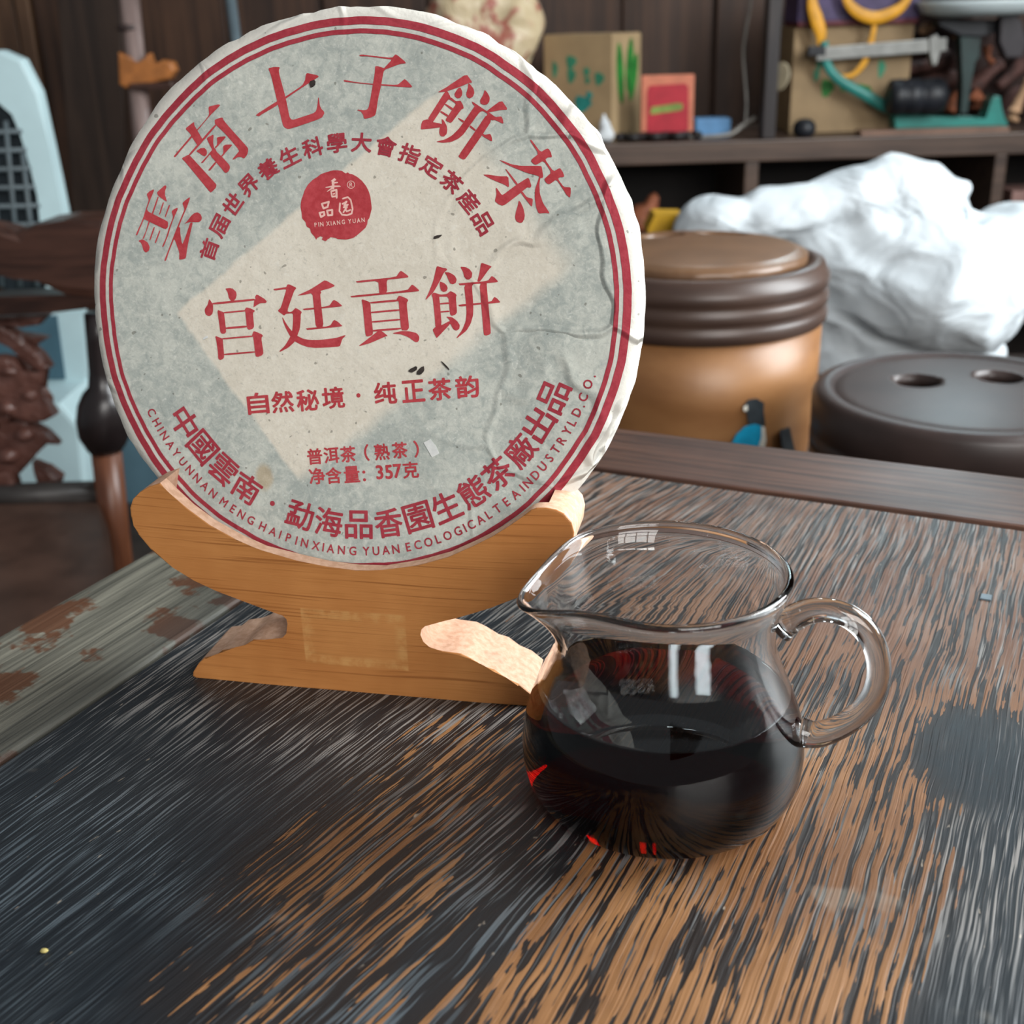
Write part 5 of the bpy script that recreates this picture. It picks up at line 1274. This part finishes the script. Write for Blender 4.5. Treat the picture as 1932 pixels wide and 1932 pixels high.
# kindling and root pieces behind the scale
M_root = [simple('rust_wood_chip', srgb(150, 88, 60), 0.7, 0.25, 40, 0.4), simple('plum_root', srgb(92, 62, 56), 0.7, 0.25, 40, 0.4), simple('tan_wood_chip', srgb(190, 150, 116), 0.7, 0.18, 40, 0.3)]
roots = [((1792, 212), (1830, 150), 13, 0, 0.05, 'rust brown wood chip leaning behind the black weight'), ((1828, 170), (1888, 120), 20, 1, 0.06, 'thick plum brown root crossing behind the scale pillar'),
         ((1850, 205), (1834, 176), 20, 0, 0.03, 'short orange wood stub behind the scale base'), ((1874, 120), (1862, 88), 10, 0, 0.05, 'upright rust brown stick under the right of the white pan'),
         ((1884, 165), (1950, 100), 18, 1, 0.09, 'long dark root at the right, above the teal base'), ((1744, 62), (1760, 48), 12, 2, 0.06, 'pale round wood end beneath the left of the white pan'),
         ((1800, 66), (1822, 50), 11, 2, 0.07, 'pale cut wood end just left of the scale pillar'), ((1850, 52), (1880, 50), 10, 2, 0.08, 'pale wood chip just under the white pan'),
         ((1908, 228), (1945, 150), 14, 2, 0.02, 'pale straight stick leaning at the right edge of the shelf'), ((1700, 130), (1790, 110), 22, 1, 0.10, 'dark gnarled root behind the grey scale beam'), ((1722, 160), (1800, 150), 20, 1, 0.11, 'dark gnarled root behind the black weight'), ((1890, 220), (1930, 170), 24, 1, 0.12, 'dark root chunk deep behind the right of the scale')]
for i, (a, b, r, k, dy, lb) in enumerate(roots):
    A_, B_ = at(a[0], a[1], YS + 0.02 + dy), at(b[0], b[1], YS + 0.03 + dy)
    mid = (A_ + B_) / 2 + Vector((0.004 * ((i * 7) % 5 - 2), 0, 0.004 * ((i * 5) % 3 - 1)))
    o = tube('wood_piece', catmull([A_, mid, B_], 4), lambda q, r=r, i=i: r * kt * (0.85 + 0.25 * math.sin(5 * q + i)), M_root[k], None, 9, 0.8)
    tag(o, lb, 'wood', 'wood pieces piled behind the counter scale')
pile = blob('root_heap', [(at(1780, 235, YS + 0.21), (0.10, 0.05, 0.07), 0), (at(1860, 210, YS + 0.22), (0.09, 0.05, 0.10), 0), (at(1760, 160, YS + 0.22), (0.09, 0.05, 0.10), 0), (at(1900, 240, YS + 0.22), (0.10, 0.05, 0.08), 0)],
            simple('dark_root_heap', srgb(58, 40, 36), 0.8, 0.35, 30, 0.5), None, 0.012, 1, lambda p: 0.025 * mnoise.noise(p * 26))
tag(base_of(pile), 'heap of dark dried roots filling the shelf behind the scale', 'roots')
pile.location.z = SHZ

pad = box('thin_board', (0, 0, 0.0055), (258 * kt, 0.048, 0.010), simple('pinkish_board', srgb(126, 96, 80), 0.5, 0.1, 20), None, 0.002)
pad.location = (at(1755, 268, YF + 0.03).x, YF + 0.028, sh_top - 0.0002)
tag(pad, 'thin pinkish brown board at the shelf edge under the teal scale', 'board')
ball = lathe('iron_knob', [(0, 0), (0.016, 0.0), (0.022, 0.006), (0.024, 0.016), (0.021, 0.027), (0.012, 0.034), (0, 0.036)], M_black, None, 24)
ball.location = (at(1517, 250, 2.60).x, 2.60, SHZ)
tag(ball, 'small black iron knob standing before the brown carton', 'knob')
plate = lathe('pale_dish', [(0, 0), (0.010, 0.001), (0.026, 0.004), (0.029, 0.007), (0.026, 0.008), (0, 0.004)], simple('cream_ceramic', srgb(206, 192, 162), 0.4, 0.05, 20), None, 28)
plate.rotation_euler = (math.radians(78), 0, math.radians(-62))
plate.location = (at(1474, 150, 2.66).x, 2.65, SHZ + 0.033)
plate.location.z = at(1474, 146, 2.65).z
tag(plate, 'small cream dish wedged between the shelf post and the brown carton', 'dish')

# packet and yellow ribbons at the top of the carton
M_purple = simple('violet_packet', srgb(72, 58, 96), 0.5, 0.15, 30)
M_maroon = simple('maroon_packet', srgb(96, 30, 40), 0.5, 0.15, 30)
M_ribbon = simple('golden_ribbon', srgb(226, 160, 36), 0.45, 0.1, 40)
ctop = SHZ + h2 + 0.0035
pk = thing('gift_packet', (at(1600, 10, YC).x, YC - 0.02, ctop), 'violet and maroon packet lying on the brown carton', 'packet')
ph = max(0.03, at(1600, -22, YC).z - ctop)
box('packet_body', (0, 0, ph / 2 + 0.006), (0.25, 0.13, ph), M_purple, pk, 0.006)
box('packet_base', (0, -0.001, 0.005), (0.246, 0.132, 0.010), M_maroon, pk, 0.003)
tag(tube('ribbon', catmull([at(px, py, YC - 0.105) for px, py in ((1531, -30), (1533, 10), (1541, 40), (1549, 66), (1546, 86))], 6), lambda q: (4 + 8 * math.sin(math.pi * q)) * kt, M_ribbon, None, 8, 0.25, Vector((0, 1, 0))), 'golden ribbon hanging straight down the left of the brown carton', 'ribbon', 'golden ribbons hanging from the packet')
tag(tube('ribbon', catmull([at(px, py, YC - 0.108) for px, py in ((1590, -30), (1600, 5), (1622, 26), (1652, 34), (1684, 24), (1705, 8), (1722, -20))], 6), lambda q: (5 + 6 * math.sin(math.pi * q)) * kt, M_ribbon, None, 8, 0.3, Vector((0, 1, 0))), 'golden ribbon looping in a wide bow at the top edge', 'ribbon', 'golden ribbons hanging from the packet')
tag(tube('ribbon', catmull([at(px, py, YC - 0.106) for px, py in ((1652, 30), (1648, 60), (1640, 90), (1628, 122), (1605, 143), (1578, 142))], 6), lambda q: (3 + 3 * math.sin(math.pi * q)) * kt, M_ribbon, None, 8, 0.3, Vector((0, 1, 0))), 'thin golden ribbon curling down behind the grey beam', 'ribbon', 'golden ribbons hanging from the packet')

# odds and ends inside the lower compartments
st = blob('wood_scrap', [(at(1218, 400, 2.66), (0.03, 0.03, 0.022), 0.4), (at(1232, 382, 2.66), (0.016, 0.02, 0.024), 0.3), (at(1205, 420, 2.66), (0.03, 0.03, 0.02), 0)], M_root[0], None, 0.008, 2, lambda p: 0.008 * mnoise.noise(p * 40))
dz = st.data
zmin = min(v.co.z for v in dz.vertices)
tag(base_of(st), 'brown wood scrap in the dark compartment beside the tea cake', 'wood')
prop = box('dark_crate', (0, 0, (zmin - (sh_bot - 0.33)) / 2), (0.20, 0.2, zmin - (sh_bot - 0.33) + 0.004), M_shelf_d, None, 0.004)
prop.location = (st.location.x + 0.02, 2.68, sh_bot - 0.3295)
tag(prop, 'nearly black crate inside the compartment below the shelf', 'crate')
pb = box('pink_box', (0, 0, 0.02), (0.09, 0.1, 0.04), simple('dusty_pink_card', srgb(150, 116, 108), 0.6, 0.1, 20), None, 0.003)
pz = at(1920, 392, 2.66).z
pb.location = (at(1936, 380, 2.66).x, 2.68, pz)
tag(pb, 'dusty pink box at the right edge below the shelf', 'box')
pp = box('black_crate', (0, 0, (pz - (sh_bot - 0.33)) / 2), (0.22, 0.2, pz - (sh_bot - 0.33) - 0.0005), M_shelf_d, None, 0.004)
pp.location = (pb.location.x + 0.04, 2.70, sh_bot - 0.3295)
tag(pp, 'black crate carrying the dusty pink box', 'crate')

# ---------------------------------------------------------------- carved wooden armchair at the left
M_rose = wood('rosewood_chair', srgb(40, 24, 19), srgb(78, 50, 40), 0, 0.35, 50, 5, 0.5)
M_carve = Mat('carved_rosewood')
_k = M_carve.noise(M_carve.oc(), 32.0, 4.0)
M_carve.p(color=M_carve.mix(_k, srgb(62, 36, 30), srgb(118, 80, 70)), rough=0.34, spec=0.5, normal=M_carve.bump(_k, 0.7, 0.012))
M_carve = M_carve.m
M_turned = wood('turned_rosewood', srgb(84, 48, 32), srgb(128, 78, 52), 2, 0.35, 70, 6, 0.5)
M_seat = simple('chair_seat_wood', srgb(76, 56, 47), 0.4, 0.2, 12, spec=0.5)
YA = 1.42
ch0 = Vector((at(60, 940, YA).x - 0.10, YA, FLOOR))
chair = thing('carved_armchair', ch0, 'dark carved rosewood armchair with openwork panel at the left', 'chair')
invc = Matrix.Translation(-ch0)


def cpl(name, pts, y, dep, mat, bev=0.006):
    return px_slab(name, pts, y, dep, mat, chair, bev, invc)


cpl('armrest', [(-160, 430), (-60, 424), (0, 470), (25, 440), (70, 424), (120, 416), (190, 412), (215, 420), (215, 560), (170, 566), (120, 560), (70, 530), (30, 508), (0, 500), (-60, 520), (-160, 530)], YA - 0.03, 0.07, M_rose, 0.012)
cpl('side_rail', [(-170, 568), (0, 560), (120, 556), (210, 552), (215, 580), (100, 590), (0, 594), (-170, 600)], YA - 0.02, 0.04, M_rose, 0.008)
kt_ = mm(YA)
po = lambda px, py: at(px, py, YA + 0.0) - ch0
zt, zb = po(185, 590), po(215, 1100)
ax_ = lambda py: po(184 + (py - 590) * 0.062, py)
post = [(0, 590, 25), (1, 640, 24), (2, 700, 23), (3, 728, 26), (4, 740, 38), (5, 760, 48), (6, 790, 53), (7, 820, 50), (8, 842, 38), (9, 852, 30), (10, 862, 29), (11, 960, 28), (12, 1060, 30), (13, 1180, 28)][:10]
bm = bmesh.new()
ringsv = []
for _, py, r in post:
    c_ = ax_(py)
    ringsv.append([bm.verts.new(c_ + Vector((r * kt_ * math.cos(2 * math.pi * k / 20), r * kt_ * math.sin(2 * math.pi * k / 20), 0))) for k in range(20)])
for a, b in zip(ringsv[:9], ringsv[1:10]):
    for k in range(20):
        bm.faces.new((a[k], a[(k + 1) % 20], b[(k + 1) % 20], b[k]))
bm.faces.new(ringsv[0])
bm.faces.new(ringsv[9][::-1])
from_bm('turned_post', bm, simple('black_turned_wood', srgb(34, 27, 27), 0.3, 0.15, 20, spec=0.6), chair, True)
cb0, cb1 = ax_(850), ax_(1180)
cb1.z = 0.0
tube('front_leg', [cb0, (cb0 * 3 + cb1) / 4, (cb0 + cb1) / 2, cb1], lambda q: (29 - 3 * q) * kt_, M_turned, chair, 20)
carv = [[(0, 600), (90, 596), (72, 615), (40, 618), (-60, 612), (-60, 600)],
        [(-60, 590), (0, 612), (35, 634), (78, 674), (93, 696), (75, 705), (46, 686), (18, 655), (0, 637), (-60, 620)],
        [(34, 631), (65, 637), (87, 640), (68, 652), (46, 650)],
        [(-60, 680), (0, 674), (25, 680), (40, 711), (84, 702), (81, 724), (64, 739), (81, 764), (103, 786), (81, 798), (46, 798), (18, 789), (9, 767), (-60, 775)],
        [(-60, 800), (9, 798), (44, 795), (84, 817), (109, 842), (78, 835), (62, 851), (56, 873), (31, 900), (0, 900), (-60, 905)],
        [(59, 873), (84, 885), (115, 904), (100, 913), (97, 941), (80, 944), (82, 913), (62, 892)],
        [(-60, 895), (20, 890), (30, 920), (22, 952), (-60, 955)],
        [(-60, 700), (-20, 690), (10, 720), (20, 790), (-5, 830), (-60, 820)]]
for i, p in enumerate(carv):
    W_ = [at(px, py, YA + 0.005 + 0.008 * (i % 3)) - ch0 for px, py in p]
    o = slab('carved_openwork', [(w.x, w.z) for w in W_], lambda a, b, i=i: Vector((a, 0.005 + 0.007 * (i % 3), b)), lambda a, b, i=i: Vector((a, 0.030 + 0.007 * (i % 3), b)), M_carve, chair, (0, 0), 0.006)
for cx, cy_, r in [(20, 700, 20), (60, 745, 22), (15, 770, 24), (48, 820, 22), (15, 860, 26), (70, 780, 14)]:
    c_ = at(cx, cy_, YA + 0.012) - ch0
    lathe('carved_boss', [(0, -r * kt_ * 0.5), (r * kt_ * 0.6, -r * kt_ * 0.4), (r * kt_, 0), (r * kt_ * 0.6, r * kt_ * 0.6), (0, r * kt_ * 0.75)], M_carve, chair, 16, loc=c_)
sz = (at(100, 945, YA).z - FLOOR)
zs_ = sz + FLOOR
sq_ = [onz(-150, 948, zs_), onz(186, 940, zs_), onz(205, 1000, zs_), onz(222, 1240, zs_), onz(-330, 1240, zs_)]
slab('seat', [(p.x - ch0.x, p.y - ch0.y) for p in sq_], lambda a, b: Vector((a, b, sz)), lambda a, b: Vector((a, b, sz - 0.04)), M_seat, chair, (0, 0), 0.006)
rl_ = [onz(-150, 950, zs_), onz(188, 941, zs_)]
tube('seat_rail', [Vector((p.x - ch0.x, p.y - ch0.y + 0.004, sz + 0.006)) for p in rl_], 0.016, simple('grey_brown_rail', srgb(60, 56, 54), 0.4, 0.12, 20), chair, 10)
for dx, dy_ in ((-0.21, 0.0), (-0.21, -0.40)):
    box('leg', (dx, dy_, (sz - 0.04) / 2), (0.045, 0.045, sz - 0.04), M_rose, chair, 0.005)

# ---------------------------------------------------------------- white plastic chair with dark lattice back
M_plastic = simple('white_plastic', srgb(196, 222, 226), 0.4, 0.03, 10)
M_mesh = simple('dark_mesh_back', srgb(36, 46, 52), 0.6, 0.2, 20)
M_lat = simple('grey_lattice', srgb(84, 94, 98), 0.5, 0.1, 20)
M_slate = simple('slate_blue_panel', srgb(72, 104, 118), 0.5, 0.06, 20)
YW = 2.05
kw = mm(YW)
wc0 = Vector((at(-60, 900, YW).x, YW + 0.02, FLOOR))
wch = thing('white_chair', wc0, 'white plastic chair with arched frame and dark lattice back behind the carved armchair', 'chair')
wl = lambda px, py, dy=0.0: at(px, py, YW + dy) - wc0
outer_a = [(-250, 430), (-225, 300), (-190, 180), (-130, 112), (-60, 95), (0, 95), (40, 112), (72, 175), (92, 275), (108, 350), (126, 440), (134, 600)]
inner_a = [(86, 600), (84, 440), (70, 370), (55, 310), (44, 250), (28, 212), (0, 188), (-60, 182), (-120, 200), (-160, 260), (-190, 350), (-210, 430)]
w_ = [wl(*p) for p in outer_a + inner_a]
slab('back_frame', [(p.x, p.z) for p in w_], lambda a, b: Vector((a, -0.02, b)), lambda a, b: Vector((a, 0.015, b)), M_plastic, wch, (0, 0), 0.006)
w_ = [wl(*p) for p in inner_a]
slab('mesh_panel', [(p.x, p.z) for p in w_], lambda a, b: Vector((a, 0.0, b)), lambda a, b: Vector((a, 0.006, b)), M_mesh, wch)
for py in (250, 285, 320, 355, 390, 425, 470):
    a, b = wl(-205 if py > 330 else -150, py + 4), wl(30 + (py - 200) * 0.24, py - 3)
    tube('lattice_bar', [a + Vector((0, -0.004, 0)), b + Vector((0, -0.004, 0))], 0.0042, M_lat, wch, 6)
for px in (-150, -115, -80, -45, -12, 22, 54):
    a, b = wl(px - 10, 205 + max(0, px - 10) * 1.9), wl(px + 18, 540)
    tube('lattice_bar', [a + Vector((0, -0.004, 0)), b + Vector((0, -0.004, 0))], 0.0042, M_lat, wch, 6)
w_ = [wl(*p) for p in [(-220, 590), (157, 585), (160, 720), (-220, 730)]]
slab('lower_back', [(p.x, p.z) for p in w_], lambda a, b: Vector((a, -0.03, b)), lambda a, b: Vector((a, 0.0, b)), M_plastic, wch, (0, 0), 0.004)
w_ = [wl(*p) for p in [(-180, 600), (112, 592), (128, 712), (-180, 716)]]
slab('slate_panel', [(p.x, p.z) for p in w_], lambda a, b: Vector((a, -0.034, b)), lambda a, b: Vector((a, -0.028, b)), M_slate, wch)
w_ = [wl(*p) for p in [(-220, 722), (162, 716), (200, 760), (215, 960), (-220, 960)]]
slab('seat_shell', [(p.x, p.z) for p in w_], lambda a, b: Vector((a, -0.16, b)), lambda a, b: Vector((a, 0.0, b)), M_plastic, wch, (0, 0), 0.008)
seat_z = min(p.z for p in w_)
for dx in (-0.12, 0.2):
    for dy_ in (-0.13, -0.03):
        tube('leg', [Vector((dx, dy_, seat_z + 0.01)), Vector((dx * 1.15, dy_ * 1.1, 0.0))], 0.014, M_plastic, wch, 10)
M_bluegrey = simple('blue_grey_door', srgb(96, 128, 142), 0.5, 0.05, 12)
ch_ = at(262, 820, 2.45).z - FLOOR
cab = box('cabinet', (0, 0, ch_ / 2), (0.30, 0.18, ch_), M_bluegrey, None, 0.006)
cab.location = (at(262, 900, 2.5).x + 0.02, 2.55, FLOOR)
tag(cab, 'blue grey cabinet glimpsed between the chair leg and the tea cake', 'cabinet')

# ---------------------------------------------------------------- wooden pole with carved bracket, metal rail
M_pole = wood('polished_pole', srgb(96, 80, 76), srgb(150, 130, 124), 2, 0.3, 60, 4, 0.5)
M_orange = simple('amber_carved_wood', srgb(168, 104, 52), 0.4, 0.15, 30, spec=0.5)
YPl = 2.3
kp = mm(YPl)
pl0 = Vector((at(246, 340, YPl).x, YPl, FLOOR))
pole = thing('wooden_stand_pole', pl0, 'slender wooden pole with an amber carved bracket behind the left of the tea cake', 'pole')
ptop, pbot = at(240, -40, YPl) - pl0, at(256, 400, YPl) - pl0
pbot.z = 0.0
tube('pole_shaft', [ptop, (ptop + pbot) / 2, pbot], 17 * kp, M_pole, pole, 18)
lathe('ring_collar', [(0.016, -0.006), (0.021, -0.004), (0.021, 0.004), (0.016, 0.006)], simple('dark_collar', srgb(60, 48, 46), 0.4), pole, 18, loc=at(243, 52, YPl) - pl0)
br = [(230, 98), (252, 106), (268, 126), (276, 112), (286, 100), (292, 118), (296, 134), (312, 112), (330, 116), (336, 132), (326, 148), (290, 156), (262, 152), (246, 166), (232, 158)]
w_ = [at(px, py, YPl) - pl0 for px, py in br]
slab('carved_bracket', [(p.x, p.z) for p in w_], lambda a, b: Vector((a, -0.026, b)), lambda a, b: Vector((a, 0.012, b)), M_orange, pole, (0, 0), 0.005)
w_ = [at(px, py, YPl) - pl0 for px, py in [(252, 156), (330, 152), (336, 164), (300, 168), (256, 166)]]
slab('bracket_shelf', [(p.x, p.z) for p in w_], lambda a, b: Vector((a, -0.03, b)), lambda a, b: Vector((a, 0.03, b)), M_rose, pole, (0, 0), 0.002)
M_rail = simple('blue_grey_metal', srgb(118, 134, 142), 0.35, 0.06, 20, metal=0.5)
rl0 = Vector((at(440, 60, 2.6).x, 2.62, FLOOR))
ml = tube('metal_rail', [at(430, -40, 2.6) - rl0, Vector((0.02, 0, 0.2)), Vector((0.022, 0, 0.0))], 0.011, M_rail, None, 10)
ml.location = rl0
tag(ml, 'thin blue grey metal rail rising behind the upper left of the tea cake', 'rail')
dr = px_slab('door_1', [(104, -40), (228, -40), (236, 420), (240, 930), (150, 930), (140, 420)], 2.75, 0.05, wood('umber_door_board', srgb(34, 24, 19), srgb(58, 43, 34), 2, 0.5, 40, 2), None, 0.004)
zf = min(v.co.z for v in dr.data.vertices)
for v in dr.data.vertices:
    if v.co.z < zf + 0.03:
        v.co.z = FLOOR
base_of(dr)
tag(dr, kind='structure')
